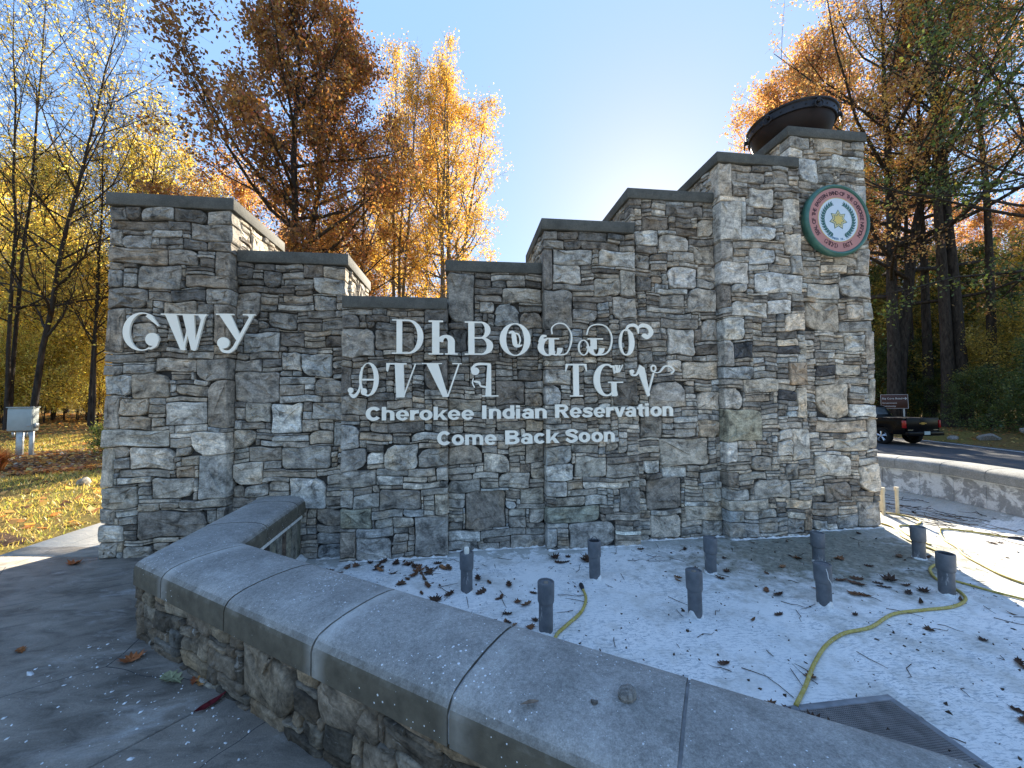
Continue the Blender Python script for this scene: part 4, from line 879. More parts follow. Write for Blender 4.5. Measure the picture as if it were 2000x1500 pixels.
M['cream'] = plain('cream_pvc', (.55, .48, .34), .55, 0, .4, .15, 14)
for k, (x, y, h) in enumerate(((6.38, 5.30, .43), (6.25, 5.14, .40), (6.44, 5.10, .41))):
    e = empty('riser_pipe', (x, y, -.17)); tag(e, ['cream riser pipe half hidden behind the wall corner', 'cream riser pipe standing beside the wall corner', 'cream riser pipe standing alone, right of the other two'][k], 'pipe', 'cream riser pipes behind the wall end')
    mb = MB(); mb.lathe([(.022, -.01), (.022, h-.05)], 16); mb.build('pipe', M['cream'], e, True)
    mb = MB(); mb.lathe([(.023, h-.055), (.029, h-.052), (.029, h), (.026, h+.004), (.001, h+.004)], 16); smooth_by_angle(mb.build('cap', M['cream'], e), 40)

# drain grate
gr = empty('drain_grate', (2.145, 1.69, -.17)); tag(gr, 'rusty perforated metal drain grate let into the basin floor', 'grate')
M['steel'] = plain('grate_steel', (.26, .26, .255), .5, .6, .4, .3, 12)
M['frame'] = plain('grate_frame', (.24, .25, .26), .7, .2, .4, .3, 12)
gx, gy = .30, .34
mb = MB(); mb.add([(-gx, -gy, .002), (gx, -gy, .002), (gx, gy, .002), (-gx, gy, .002)], [(0, 1, 2, 3)]); mb.build('pit', M['dark_hole'], gr)
mb = MB()
for a in np.arange(-gx, gx, .0115): mb.box(a, -gy, .004, a+.0045, gy, .0085)
for b in np.arange(-gy, gy, .0125): mb.box(-gx, b, .0042, gx, b+.0045, .0083)
tag(mb.build('mesh', M['steel'], gr), kind='stuff')
for q in ((-gx-.04, gy, gx+.04, gy+.04), (-gx-.04, -gy-.04, gx+.04, -gy), (-gx-.04, -gy, -gx, gy), (gx, -gy, gx+.04, gy)):
    mb = MB(); mb.box(q[0], q[1], -.01, q[2], q[3], .010); bevel(mb.build('frame_bar', M['frame'], gr), .003, 1)
# ------------------------------------------------------------------ round seal on the tallest step
def tmat(name, c, rough=.5): return plain(name, c, rough, 0, .4, .06, 5)
M['seal_green'] = plain('seal_green', (.05, .15, .115), .4, 0, .5, .2, 10); M['seal_pink'] = tmat('seal_pink', (.48, .22, .19)); M['seal_white'] = tmat('seal_white', (.62, .70, .76))
M['seal_ink'] = tmat('seal_ink', (.07, .02, .025)); M['seal_leaf'] = tmat('seal_leaf', (.045, .13, .115)); M['seal_gold'] = tmat('seal_gold', (.66, .50, .15)); M['seal_cream'] = tmat('seal_cream', (.62, .55, .30)); M['seal_blue'] = tmat('seal_blue', (.10, .22, .34))
so = Vector((5.045, 4.60, 4.01)); seal = empty('round_seal', so); tag(seal, 'round green rimmed seal plaque with pink ring and seven pointed star', 'plaque')
FX = Matrix.Rotation(R(90), 4, 'X')      # local z of the lathe -> -y, out of the wall
RS = .495
def disc(name, r0, r1, y, mat, th=.004, n=64, ry=1.0):
    mb = MB(); prof = [(max(r0, .0005), y-.002), (max(r0, .0005), y+th), (r1, y+th), (r1, y-.002)]
    mb.lathe(prof, n, M=FX); return mb.build(name, mat, seal)
mb = MB(); mb.lathe([(.40, -.03), (RS-.01, -.03), (RS, .0), (RS+.004, .03), (RS-.006, .055), (RS-.028, .068), (RS-.045, .060), (RS-.05, .045), (.40, .044)], 64, M=FX); smooth_by_angle(mb.build('rim', M['seal_green'], seal), 40)
disc('ring_band', .30, RS-.052, .046, M['seal_pink']); disc('centre_disc', 0, .303, .047, M['seal_white']); disc('gold_border', .299, .306, .049, M['seal_gold'])
disc('edge_line', RS-.056, RS-.050, .048, M['seal_leaf'])
def text_ring(name, txt, rad, a0, a1, size, mat, y=.0515, inward=False, glyphs=False):
    mb = MB(); n = len(txt)
    for i, ch in enumerate(txt):
        if ch == ' ': continue
        a = R(a0+(a1-a0)*i/(n-1))
        c = bpy.data.curves.new('t', 'FONT'); c.body = ch; c.size = size; c.align_x = 'CENTER'; c.offset = size*.018; c.extrude = .0012; c.resolution_u = 3
        o = bpy.data.objects.new('t', c); col.objects.link(o); bpy.context.view_layer.update()
        me = bpy.data.meshes.new_from_object(o.evaluated_get(bpy.context.evaluated_depsgraph_get()))
        rot = a-math.pi/2 if not inward else a+math.pi/2
        Mx = FX @ Matrix.Translation((rad*math.cos(a), rad*math.sin(a), y)) @ Matrix.Rotation(rot, 4, 'Z')
        mb.add([Mx @ p.co for p in me.vertices], [list(f.vertices) for f in me.polygons])
        bpy.data.objects.remove(o); bpy.data.meshes.remove(me); bpy.data.curves.remove(c)
    return tag(mb.build(name, mat, seal, fix=False), kind='stuff')
text_ring('ring_lettering', 'SEAL OF THE EASTERN BAND OF THE CHEROKEE NATION', .345, 214, -33, .076, M['seal_ink'])
text_ring('date_lettering', 'NOVEMBER 28, 1870', .282, 233, 310, .042, M['seal_blue'], inward=True)
# syllabary along the foot of the ring, from the same glyphs as the wall
for k, (nm, a) in enumerate((('C1', 237), ('W1', 245.5), ('Y1', 254), ('D', 262), ('B', 283), ('G', 291.5), ('T', 300))):
    aa = R(a); Mx = FX @ Matrix.Translation((.392*math.cos(aa), .392*math.sin(aa), .052)) @ Matrix.Rotation(aa+math.pi/2, 4, 'Z')
    F = lambda p, Mx=Mx: Mx @ Vector((p.x*.05-.025, p.z*.062, -p.y))
    mb = MB()
    for q, poly in zip(GL[nm].l, GL[nm].p): mb.prism(poly, -.0012-.0001*q, .001, F)
    mb.build('syllable', M['seal_ink'], seal)
def star(r1, r2, y, mat, name):
    mb = MB(); P = []
    for i in range(14):
        a = R(90+i*360/14); r_ = r1 if i % 2 == 0 else r2; P.append((r_*math.cos(a), r_*math.sin(a)))
    n = len(P); vv = [FX @ Vector((a, b, y)) for a, b in P]+[FX @ Vector((a, b, y-.003)) for a, b in P]
    mb.add(vv, [tuple(range(n)), tuple(range(2*n-1, n-1, -1))]+[(i, i+n, (i+1) % n+n, (i+1) % n) for i in range(n)]); mb.build(name, mat, seal)
star(.140, .088, .0535, M['seal_leaf'], 'star'); star(.125, .079, .0545, M['seal_cream'], 'star'); star(.092, .060, .0555, M['seal_leaf'], 'star'); star(.080, .052, .0565, M['seal_gold'], 'star')
for sgn in (1, -1):
    mb = MB()
    for i in range(15):
        a = R(-90+sgn*(22+i*9.2)); rr_ = .235-.02*abs(i-7)/7*0
        c = Vector((rr_*math.cos(a), rr_*math.sin(a), 0)); tg = Vector((-math.sin(a), math.cos(a), 0))*sgn; rad = Vector((math.cos(a), math.sin(a), 0))
        for d in (-.72, .0, .72):
            dr = (tg*1.0+rad*d).normalized(); nn = Vector((-dr.y, dr.x, 0)); L = .060 if d else .052; wd = .0135
            P = [c, c+dr*L*.35+nn*wd, c+dr*L, c+dr*L*.35-nn*wd]
            yy = .0525+.0004*(i % 2)+(.0003 if d > 0 else .0006 if d < 0 else 0)
            mb.add([FX @ Vector((p.x, p.y, yy)) for p in P], [(0, 1, 2, 3)])
    mb.build('wreath', M['seal_leaf'], seal)

# ------------------------------------------------------------------ iron bowl on top
M['iron'] = plain('black_iron', (.018, .016, .018), .5, .3, .5, .35, 12, .2); M['rust'] = plain('rusty_iron', (.014, .006, .005), .6, .2, .4, .5, 7, .2)
bowl = empty('fire_bowl', (5.0, 5.2, 5.34)); tag(bowl, 'large dark rusty iron bowl with ring handles on the tallest step', 'bowl')
mb = MB(); mb.lathe([(.001, .0), (.20, .004), (.33, .05), (.43, .12), (.50, .22), (.535, .33), (.545, .40), (.52, .40), (.47, .22), (.30, .07), (.001, .03)], 48); smooth_by_angle(mb.build('basin', M['rust'], bowl), 60)
mb = MB(); mb.lathe([(.547, .335), (.562, .34), (.566, .43), (.585, .445), (.588, .465), (.56, .475), (.535, .465), (.535, .34)], 48); smooth_by_angle(mb.build('rim_band', M['iron'], bowl), 30)
for a in np.arange(20, 380, 60):
    ar = R(a); d = Vector((math.cos(ar), math.sin(ar), 0)); tg = Vector((-d.y, d.x, 0)); c = d*.592+Vector((0, 0, .345))
    mb = MB(); mb.tube([c+tg*.055*math.cos(b)+Vector((0, 0, .055*math.sin(b)))+d*.012 for b in np.linspace(0, 2*math.pi, 21)], .010, 6, False); mb.build('ring_handle', M['iron'], bowl, True)
    mb = MB(); Mx = Matrix.Translation(d*.58+Vector((0, 0, .395))) @ Matrix.Rotation(ar, 4, 'Z'); mb.box(-.02, -.022, -.03, .028, .022, .03, Mx); bevel(mb.build('lug', M['iron'], bowl), .006, 1)
for j in range(24):
    ar = R(j*15+6); mb = MB(); d = Vector((math.cos(ar), math.sin(ar), 0)); p = d*.565+Vector((0, 0, .385))
    mb.tube([p-d*.005, p+d*.006, p+d*.010], [.011, .010, .005], 6); mb.build('rivet', M['iron'], bowl, True)

# ------------------------------------------------------------------ fallen leaves, chips and grit
def leaf_mat():
    t = NT('dry_leaf'); c = t.attr('tone').outputs['Color']; p = t.n('TexCoord').outputs['Object']
    info = t.n('ObjectInfo').outputs['Random']
    c = t.mix(1.0, c, t.ramp(info, [(0, (.45, .40, .38)), (.35, (.8, .75, .7)), (.7, (1.1, 1.0, .9)), (1, (1.7, 1.35, 1.0))]), 'MULTIPLY')
    c = t.mix(1.0, c, t.ramp(t.noise(p, 40, 3), [(.3, .6), (.7, 1.35)]), 'MULTIPLY')
    return t.pbr(c, .75, None, 0, .25)
M['leaf_dry'] = leaf_mat()
def leaf_mesh(tone, kind, s, r):
    if kind == 'maple':
        out = [(0, -.5), (.06, -.30), (.30, -.42), (.26, -.22), (.56, -.12), (.36, .02), (.48, .22), (.22, .18), (.20, .40), (.08, .32), (0, .58)]
    elif kind == 'oak':
        out = [(0, -.55), (.05, -.38), (.18, -.34), (.12, -.2), (.27, -.08), (.15, .04), (.28, .18), (.14, .25), (.16, .42), (0, .55)]
    else:
        out = [(0, -.55), (.10, -.3), (.15, 0), (.11, .3), (0, .58)]
    P = out+[(-x, y) for x, y in out[-2:0:-1]]
    cu, cv, tw = r.uniform(.4, 1.3), r.uniform(-.3, 1.0), r.uniform(-.8, .8)
    def h(x, y): return .04+cu*x*x+cv*y*y*.6+tw*x*y+r.normal(0, .015)
    V = [(x*s, y*s, h(x, y)*s) for x, y in P]+[(x*.45*s, y*.5*s, (h(x*.45, y*.5)-.02)*s) for x, y in P]+[(0, 0, .02*s)]
    n = len(P); mn = min(v[2] for v in V)
    V = [(x, y, z-mn+.002) for x, y, z in V]
    F = [(i, (i+1) % n, n+(i+1) % n, n+i) for i in range(n)]+[(n+i, n+(i+1) % n, 2*n) for i in range(n)]
    mb = MB(); mb.add(V, F, tone); o = mb.build('dead_leaf', M['leaf_dry'], None, attrs=True); return o
lr = np.random.default_rng(3)
LP = [leaf_mesh(c, k, 1.0, lr) for c, k in (((.125, .070, .040), 'maple'), ((.085, .050, .032), 'maple'), ((.16, .095, .055), 'oak'), ((.068, .042, .030), 'oak'), ((.13, .08, .045), 'blade'), ((.10, .056, .036), 'oak'))]
used = set()
def put_leaf(k, x, y, z, s, label, group=None, rx=0.0):
    o = LP[k] if k not in used else link(LP[k].copy()); used.add(k)
    o.location = (x, y, z); o.scale = (s, s, s*lr.uniform(.8, 1.5)); o.rotation_euler = (rx, lr.normal(0, .15), lr.uniform(0, 6.28)); tag(o, label, 'leaf', group); return o
zones = [(28, -1.62, -.25, 4.18, 4.46, 'dead leaf in the drift along the foot of the stone wall', .105), (22, -.75, .25, 3.55, 4.25, 'dead leaf in the drift beside the white capped standpipe', .11), (16, .05, .62, 3.02, 3.75, 'curled dead leaf between the two left standpipes', .10),
         (7, .95, 1.35, 4.15, 4.42, 'dark dead leaf against the wall behind the looped standpipe', .11), (13, 3.35, 4.15, 2.85, 3.45, 'wet dark dead leaf in the silt in the middle of the basin', .12), (22, 2.0, 4.2, 3.2, 4.4, 'dead leaf scattered on the silty floor near the wall', .09),
         (26, 1.2, 4.6, 1.55, 3.0, 'small dry leaf scattered on the white basin floor', .075), (10, 1.35, 2.0, 1.55, 2.2, 'dead leaf lodged against the coping near the drain grate', .085), (12, 4.6, 6.8, 3.6, 5.4, 'dead leaf on the basin floor behind the wall end', .10)]
for n, x0, x1, y0, y1, lab, s in zones:
    for _ in range(n):
        x, y = lr.uniform(x0, x1), lr.uniform(y0, y1)
        k = [0, 1, 1, 2, 3, 3, 5, 5, 4][lr.integers(9)]
        if (x+.66)*.574+(y-1.86)*.819 < .62: continue
        put_leaf(k, x, y, -.168, s*lr.uniform(.65, 1.35), lab, 'dead leaves in the dry basin')
def single(tone, kind, x, y, s, label, z=.001):
    o = leaf_mesh(tone, kind, s, lr); o.location = (x, y, z); o.rotation_euler = (0, 0, lr.uniform(0, 6)); tag(o, label, 'leaf'); return o
single((.42, .16, .04), 'oak', -2.87, 2.94, .10, 'orange leaf alone on the grey pavement')
single((.20, .08, .03), 'maple', -2.07, 2.74, .13, 'brown curled leaf among white chips on the pavement')
single((.22, .25, .15), 'oak', -1.69, 2.52, .17, 'pale green leaf lying on the pavement by the basin wall')
single((.44, .23, .08), 'oak', -1.50, 2.47, .11, 'bright orange leaf caught at the foot of the basin wall')
single((.30, .10, .04), 'oak', -1.55, 2.50, .10, 'rust brown leaf behind the bright orange one')
single((.12, .012, .018), 'blade', -1.34, 2.29, .15, 'deep red leaf lying on the pavement')
single((.45, .15, .05), 'maple', -3.88, 4.42, .13, 'orange leaf at the left corner of the stone wall')
single((.26, .12, .06), 'oak', -2.2, 3.35, .08, 'small brown leaf on the dark pavement near the wall')
single((.38, .31, .23), 'blade', .22, 1.36, .065, 'narrow tan leaf lying on the rounded coping', .550)
def rockmesh(name, s, r, sq=.7, tone=(.2, .19, .175), mat='stone'):
    bm = bmesh.new(); bmesh.ops.create_icosphere(bm, subdivisions=2, radius=.5)
    d = [Vector(r.normal(0, 1, 3)).normalized() for _ in range(9)]; lim = [r.uniform(.26, .42) for _ in d]
    for v in bm.verts:
        for q, l in zip(d, lim):
            k = v.co.dot(q)
            if k > l: v.co -= q*(k-l)
    vs = [(v.co.x*s, v.co.y*s, (v.co.z*sq+.25*sq)*s) for v in bm.verts]; fs = [[q.index for q in f.verts] for f in bm.faces]; bm.free()
    mb = MB(); mb.add(vs, fs, tone, [(a*3, b*3, c*3) for a, b, c in vs]); return mb.build(name, M[mat], None, attrs=True)
o = rockmesh('stone_chunk', .075, lr, .8, (.21, .20, .18)); o.location = (.56, 1.345, .548); tag(o, 'broken lump of grey stone resting on the coping', 'stone')
o = rockmesh('pebble', .030, lr, .7, (.13, .12, .11)); o.location = (.44, 1.33, .549); tag(o, 'small dark pebble beside the stone lump on the coping', 'stone')

def chips(name, C, s, mat, kind='stuff', flat=.35, rough=.3):
    """many small angular flakes as one mesh: C (n,3) centres, s (n,) sizes"""
    n = len(C); a = lr.uniform(0, 2*math.pi, n); e1 = np.stack([np.cos(a), np.sin(a), lr.normal(0, rough, n)], 1); e2 = np.stack([-np.sin(a), np.cos(a), lr.normal(0, rough, n)], 1)
    asp = lr.uniform(.35, .9, n); V = []
    for (p, q) in ((-1, -.6), (.5, -1), (1, .4), (-.4, 1)):
        V.append(C+e1*(s*p*lr.uniform(.6, 1.1, n))[:, None]+e2*(s*q*asp)[:, None]+np.array([0, 0, 1])*(s*flat*.5)[:, None])
    top = np.stack(V, 1); bot = top.copy(); bot[:, :, 2] = np.minimum(bot[:, :, 2]-(s*flat)[:, None], C[:, 2:3]+.0003)
    V = np.concatenate([top, bot], 1).reshape(-1, 3); b = (np.arange(n)*8)[:, None]
    q = np.concatenate([b+np.array(f) for f in ((0, 1, 2, 3), (4, 5, 1, 0), (5, 6, 2, 1), (6, 7, 3, 2), (7, 4, 0, 3))], 0)
    o = np_mesh(name, V, q, mat); return tag(o, kind=kind)
n = 360; u = np.abs(lr.normal(0, .34, n))+.02; s_ = lr.uniform(-.2, 1.75, n)
C = np.stack([-2.26+.819*s_-.574*u, 2.98-.574*s_-.819*u, np.full(n, .001)], 1)
C2 = np.stack([lr.uniform(-3.6, -.7, 90), lr.uniform(1.4, 3.9, 90), np.full(90, .001)], 1)
C2 = C2[(C2[:, 0]+2.26)*.574+(C2[:, 1]-2.98)*.819 < -.05]
C = np.concatenate([C, C2]); s = np.exp(lr.normal(-5.9, .75, len(C))).clip(.0012, .022)
M['flake'] = plain('paint_flake', (.68, .70, .70), .7, 0, .2, .2, 30)
tag(chips('paint_flakes', C, s, M['flake']), 'white paint flakes scattered over the pavement', 'flakes')
n = 520; t_ = lr.uniform(.1, 3.6, n); w_ = lr.uniform(.03, .53, n); pz = np.interp(w_, [a for a, z in PROF], [z for a, z in PROF])
C = np.stack([-2.26+.819*t_+.574*w_, 2.985-.5735*t_+.819*w_, pz+.0005], 1); s = np.exp(lr.normal(-6.35, .5, n)).clip(.0008, .010)
tag(chips('coping_flakes', C, s, M['flake']), 'white paint specks scattered over the rounded coping', 'flakes')
n = 1500; C = np.stack([lr.uniform(-1.2, 7, n), lr.uniform(1.0, 4.4, n), np.full(n, -.1695)], 1)
C = C[(C[:, 0]+.66)*.574+(C[:, 1]-1.86)*.819 > .6]; s = np.exp(lr.normal(-5.1, .5, len(C))).clip(.002, .02)
M['grit'] = plain('leaf_crumbs', (.075, .058, .042), .9, 0, .1, .5, 30)
tag(chips('leaf_crumbs', C, s, M['grit'], rough=.6), 'crumbled leaf bits and grit strewn over the basin floor', 'debris')
t_ = lr.uniform(1.2, 3.9, 420); w_ = .585+np.abs(lr.normal(0, .05, 420))
C = np.stack([-2.26+.819*t_+.574*w_, 2.985-.5735*t_+.819*w_, np.full(420, -.168)], 1); tag(chips('grit_line', C, np.exp(lr.normal(-4.6, .5, 420)).clip(.003, .025), M['grit'], rough=.7), 'dark leaf mould gathered along the coping inside the basin', 'debris')
mb = MB()
for _ in range(170):
    x, y = lr.uniform(-.8, 6.9), lr.uniform(1.4, 4.9)
    if (x+.66)*.574+(y-1.86)*.819 < .62 or (y > 4.45 and x < 5.6): continue
    a = lr.uniform(0, 6.3); L = lr.uniform(.04, .22) if x < 5.8 else lr.uniform(.1, .4)
    mb.tube([(x+math.cos(a)*L*q, y+math.sin(a)*L*q+lr.normal(0, .012), -.165+abs(lr.normal(0, .004))) for q in (0, .4, .75, 1)], [.0028, .0026, .002, .0012], 4)
for _ in range(90):
    x, y = 6.75+lr.normal(0, .28), 4.75+lr.normal(0, .55); a = lr.normal(1.9, .6); L = lr.uniform(.12, .5); zb_ = float(np.interp(x, [6.5, 7.1], [-.16, -.09])) if x < 7.1 else -.09
    mb.tube([(x+math.cos(a)*L*q, y+math.sin(a)*L*q+lr.normal(0, .02), zb_+abs(lr.normal(0, .012))) for q in (0, .3, .65, 1)], [.0045, .004, .003, .0015], 4)
M['twig'] = plain('twig', (.06, .045, .035), .9, 0, .1, .3, 20)
tag(mb.build('twigs', M['twig']), 'thin dark twigs scattered on the basin floor', 'twigs', None, 'stuff')

# ------------------------------------------------------------------ utility box on the lawn
M['zinc'] = plain('painted_steel', (.36, .40, .38), .5, .1, .5, .1, 4); M['galv'] = plain('galvanised_steel', (.42, .43, .42), .45, .6, .5, .2, 9)
bxz = zed(-12.6, 12.75); ub = empty('utility_box', (-12.72, 12.75, bxz), R(9)); tag(ub, 'grey steel utility cabinet raised on two posts beside the mulch bed', 'utility box')
z0, z1 = .83-bxz, 1.50-bxz
mb = MB(); mb.box(-.28, 0, z0, .28, .20, z1); bevel(mb.build('cabinet', M['zinc'], ub), .01, 2)
mb = MB(); mb.box(-.27, -.022, z0+.015, .27, -.001, z1-.05); bevel(mb.build('door', M['zinc'], ub), .006, 2)
mb = MB(); mb.box(-.30, -.040, z1+.002, .30, .22, z1+.026); bevel(mb.build('lid', M['zinc'], ub), .006, 2)
mb = MB(); mb.box(.17, -.040, z0+.14, .25, -.024, z0+.175); bevel(mb.build('latch', M['galv'], ub), .004, 1)
mb = MB(); mb.box(.282, .04, z0+.08, .33, .15, z0+.22); bevel(mb.build('side_fitting', M['galv'], ub), .008, 1)
for x, w_ in ((-.05, .075), (.21, .045)):
    mb = MB(); mb.box(x-w_, .06, -.15, x+w_, .13, z0-.001); bevel(mb.build('post', M['galv'], ub), .008, 1)
for x in (-.21, .07, .14):
    mb = MB(); mb.tube([(x, .10, z0+.0), (x, .10, z0-.10), (x, .10, z0-.17)], [.03, .03, .02], 10); mb.build('conduit', M['galv'], ub, True)

# road sign
M['brown'] = plain('sign_brown', (.075, .028, .018), .5, 0, .4, .1, 3); M['sign_white'] = plain('sign_white', (.6, .58, .55), .5, 0, .4, .05, 3)
sg = empty('road_sign', (27.3, 21.5, zed(27.3, 21.5)), R(-50)); tag(sg, 'brown road sign with white lettering and a right arrow behind the truck', 'sign')
zb = 0.86-zed(27.3, 21.5)
mb = MB(); mb.box(-.64, 0, zb-.02, .64, .02, zb+.90); bevel(mb.build('board', M['brown'], sg), .004, 1)
for q in ((-.625, zb-.005, .625, zb+.012), (-.625, zb+.868, .625, zb+.885), (-.625, zb+.012, -.608, zb+.868), (.608, zb+.012, .625, zb+.868)):
    mb = MB(); mb.box(q[0], -.004, q[1], q[2], -.001, q[3]); mb.build('border', M['sign_white'], sg)
for x in (-.42, .42):
    mb = MB(); mb.box(x-.04, .025, -.3, x+.04, .10, zb+.8); mb.build('post', M['galv'], sg)
def flat_text(txt, x, z, size, parent, mat, y=-.004, name='lettering'):
    c = bpy.data.curves.new('t', 'FONT'); c.body = txt; c.size = size; c.extrude = .001; c.offset = size*.012
    o = bpy.data.objects.new('t', c); col.objects.link(o); bpy.context.view_layer.update()
    me = bpy.data.meshes.new_from_object(o.evaluated_get(bpy.context.evaluated_depsgraph_get())); bpy.data.objects.remove(o)
    me.materials.clear(); me.materials.append(mat); o = link(bpy.data.objects.new(name, me), parent); o.location = (x, y, z); o.rotation_euler = (R(90), 0, 0); return o
flat_text('Big Cove Road', -.56, zb+.58, .155, sg, M['sign_white']); flat_text('Government', -.56, zb+.30, .13, sg, M['sign_white']); flat_text('Community', -.56, zb+.10, .13, sg, M['sign_white'])
mb = MB(); mb.box(.40, -.005, zb+.615, .555, -.002, zb+.645); mb.add([(.49, -.006, zb+.72), (.585, -.006, zb+.63), (.49, -.006, zb+.54), (.49, -.006, zb+.585), (.535, -.006, zb+.63), (.49, -.006, zb+.675)], [(0, 1, 4, 5), (4, 1, 2, 3)]); mb.build('arrow', M['sign_white'], sg)

# ------------------------------------------------------------------ pickup truck
M['paint_black'] = plain('black_car_paint', (.004, .004, .005), .22, 0, .14, .1, 3); M['tyre'] = plain('tyre', (.012, .012, .012), .85, 0, .2, .3, 20); M['chrome'] = plain('alloy', (.55, .56, .58), .22, 1.0, .5, .05, 5)
M['glass'] = plain('dark_glass', (.008, .009, .01), .08, 0, .6, .05, 3); M['lamp_red'] = plain('tail_lamp', (.34, .01, .012), .2, 0, .5, .1, 8); M['plastic'] = plain('black_plastic', (.012, .012, .012), .6, 0, .3, .2, 10); M['plate'] = plain('licence_plate', (.40, .46, .44), .5, 0, .4, .1, 5); M['gold'] = plain('gold_badge', (.50, .34, .10), .3, .8, .5, .1, 5)
tk = empty('pickup_truck', (22.1, 16.2, -.80), R(0)); tag(tk, 'black pickup truck driving away along the road past the wall', 'pickup truck')
def arc_pts(cy, cz, r_, a0, a1, n=10): return [(cy+r_*math.cos(R(a0+(a1-a0)*i/n)), cz+r_*math.sin(R(a0+(a1-a0)*i/n))) for i in range(n+1)]
def side_prism(name, prof, x0, x1, mat, bev=.02):
    mb = MB(); n = len(prof); vv = [(x0, y, z) for y, z in prof]+[(x1, y, z) for y, z in prof]
    mb.add(vv, [tuple(range(n)), tuple(range(2*n-1, n-1, -1))]+[(i, i+n, (i+1) % n+n, (i+1) % n) for i in range(n)])
    o = mb.build(name, mat, tk); return bevel(o, bev, 2) if bev else o
A1, A2, WR = 1.12, 4.75, .41
body = [(.06, .62)]+[(.62, .52)]+arc_pts(A1, .42, .50, 172, 8)+[(1.7, .46), (4.2, .44)]+arc_pts(A2, .42, .50, 172, 8)+[(5.3, .46), (5.72, .48), (5.80, .75), (5.72, 1.10), (4.6, 1.24), (4.45, 1.26), (2.05, 1.30), (2.0, 1.34), (.06, 1.36)]
for x0, x1 in ((-1.0, -.90), (.90, 1.0)): side_prism('body_side', body, x0, x1, M['paint_black'], .03)
side_prism('underbody', [(.1, .55), (5.6, .5), (5.6, 1.05), (4.5, 1.2), (2.0, 1.2), (2.0, .85), (.1, .85)], -.905, .905, M['plastic'], 0)
side_prism('bed_cover', [(.12, 1.30), (1.98, 1.30), (1.98, 1.345), (.12, 1.335)], -.92, .92, M['plastic'], .01)
side_prism('bonnet', [(4.5, 1.15), (5.70, 1.0), (5.72, 1.10), (4.55, 1.25)], -.92, .92, M['paint_black'], .02)
cab = [(2.05, 1.25), (2.10, 1.40), (2.28, 1.86), (2.45, 1.92), (3.55, 1.92), (3.75, 1.86), (4.50, 1.28), (4.45, 1.2)]
mb = MB(); n = len(cab); ins = [0 if z < 1.5 else .14 for y, z in cab]
mb.add([(-.95+k, y, z) for (y, z), k in zip(cab, ins)]+[(.95-k, y, z) for (y, z), k in zip(cab, ins)], [tuple(range(n)), tuple(range(2*n-1, n-1, -1))]+[(i, i+n, (i+1) % n+n, (i+1) % n) for i in range(n)]); bevel(mb.build('cab', M['paint_black'], tk), .04, 2)
mb = MB(); mb.add([(-.72, 2.115, 1.46), (.72, 2.115, 1.46), (.68, 2.26, 1.83), (-.68, 2.26, 1.83)], [(0, 1, 2, 3)]); wi = mb.build('rear_window', M['glass'], tk); wi.location = (0, -.012, 0)
for sx in (-1, 1):
    for ya, yb in ((2.36, 3.15), (3.24, 4.15)):
        mb = MB(); mb.add([(sx*.937, ya, 1.40), (sx*.937, yb, 1.38), (sx*.835, min(yb-.02, 3.62), 1.80), (sx*.835, ya+.06, 1.80)], [(0, 1, 2, 3)]); mb.build('side_window', M['glass'], tk)
    mb = MB(); mb.box(sx*.98-.03 if sx < 0 else .98-.05, -.02, .88, sx*.98+.05 if sx < 0 else .98+.03, .14, 1.24); bevel(mb.build('tail_lamp', M['lamp_red'], tk), .02, 2)
    mb = MB(); mb.box(sx*1.0-.10, 4.1, 1.28, sx*1.0+.10, 4.24, 1.46); bevel(mb.build('wing_mirror', M['plastic'], tk), .03, 2)
mb = MB(); mb.box(-.88, .0, .70, .88, .09, 1.365); bevel(mb.build('tailgate', M['paint_black'], tk), .02, 2)
mb = MB(); mb.box(-.97, -.16, .50, .97, .06, .70); bevel(mb.build('rear_bumper', M['paint_black'], tk), .03, 2)
mb = MB(); mb.box(-.16, -.175, .56, .16, -.163, .72); mb.build('number_plate', M['plate'], tk)
mb = MB(); mb.box(-.20, -.012, 1.07, .20, -.004, 1.12); mb.box(-.09, -.014, 1.04, .09, -.0045, 1.15); mb.build('badge', M['gold'], tk)
mb = MB(); mb.box(-.13, -.012, 1.20, .13, -.002, 1.28); bevel(mb.build('handle', M['plastic'], tk), .01, 1)
for x in (-.86, .58): mb = MB(); mb.box(x, -.010, .76, x+.28, -.003, .80); mb.build('script_badge', M['chrome'], tk)
for sx in (-1, 1):
    for yc in (A1, A2):
        wh = bpy.data.objects.new('wheel', None); link(wh, tk); wh.location = (sx*.86, yc, WR); wh.rotation_euler = (0, R(90*sx), 0)
        mb = MB(); mb.lathe([(.27, -.12), (.34, -.135), (.395, -.115), (WR, -.06), (WR, .06), (.395, .115), (.34, .135), (.27, .12)], 36); smooth_by_angle(mb.build('tyre', M['tyre'], wh), 40)
        mb = MB(); mb.lathe([(.275, .11), (.265, .125), (.25, .10), (.24, .03), (.23, -.1)], 36)
        for q in range(5):
            for dd in (-.14, .14):
                a = R(q*72)+dd; a2 = R(q*72)+dd*.35
                mb.tube([(.04*math.cos(a2), .04*math.sin(a2), .105), (.25*math.cos(a), .25*math.sin(a), .10)], [.035, .026], 6)
        mb.lathe([(.001, .125), (.05, .122), (.06, .10), (.06, .05)], 16); smooth_by_angle(mb.build('rim', M['chrome'], wh), 40)
        mb = MB(); mb.lathe([(.001, .02), (.235, .02)], 24); mb.build('brake', M['plastic'], wh)
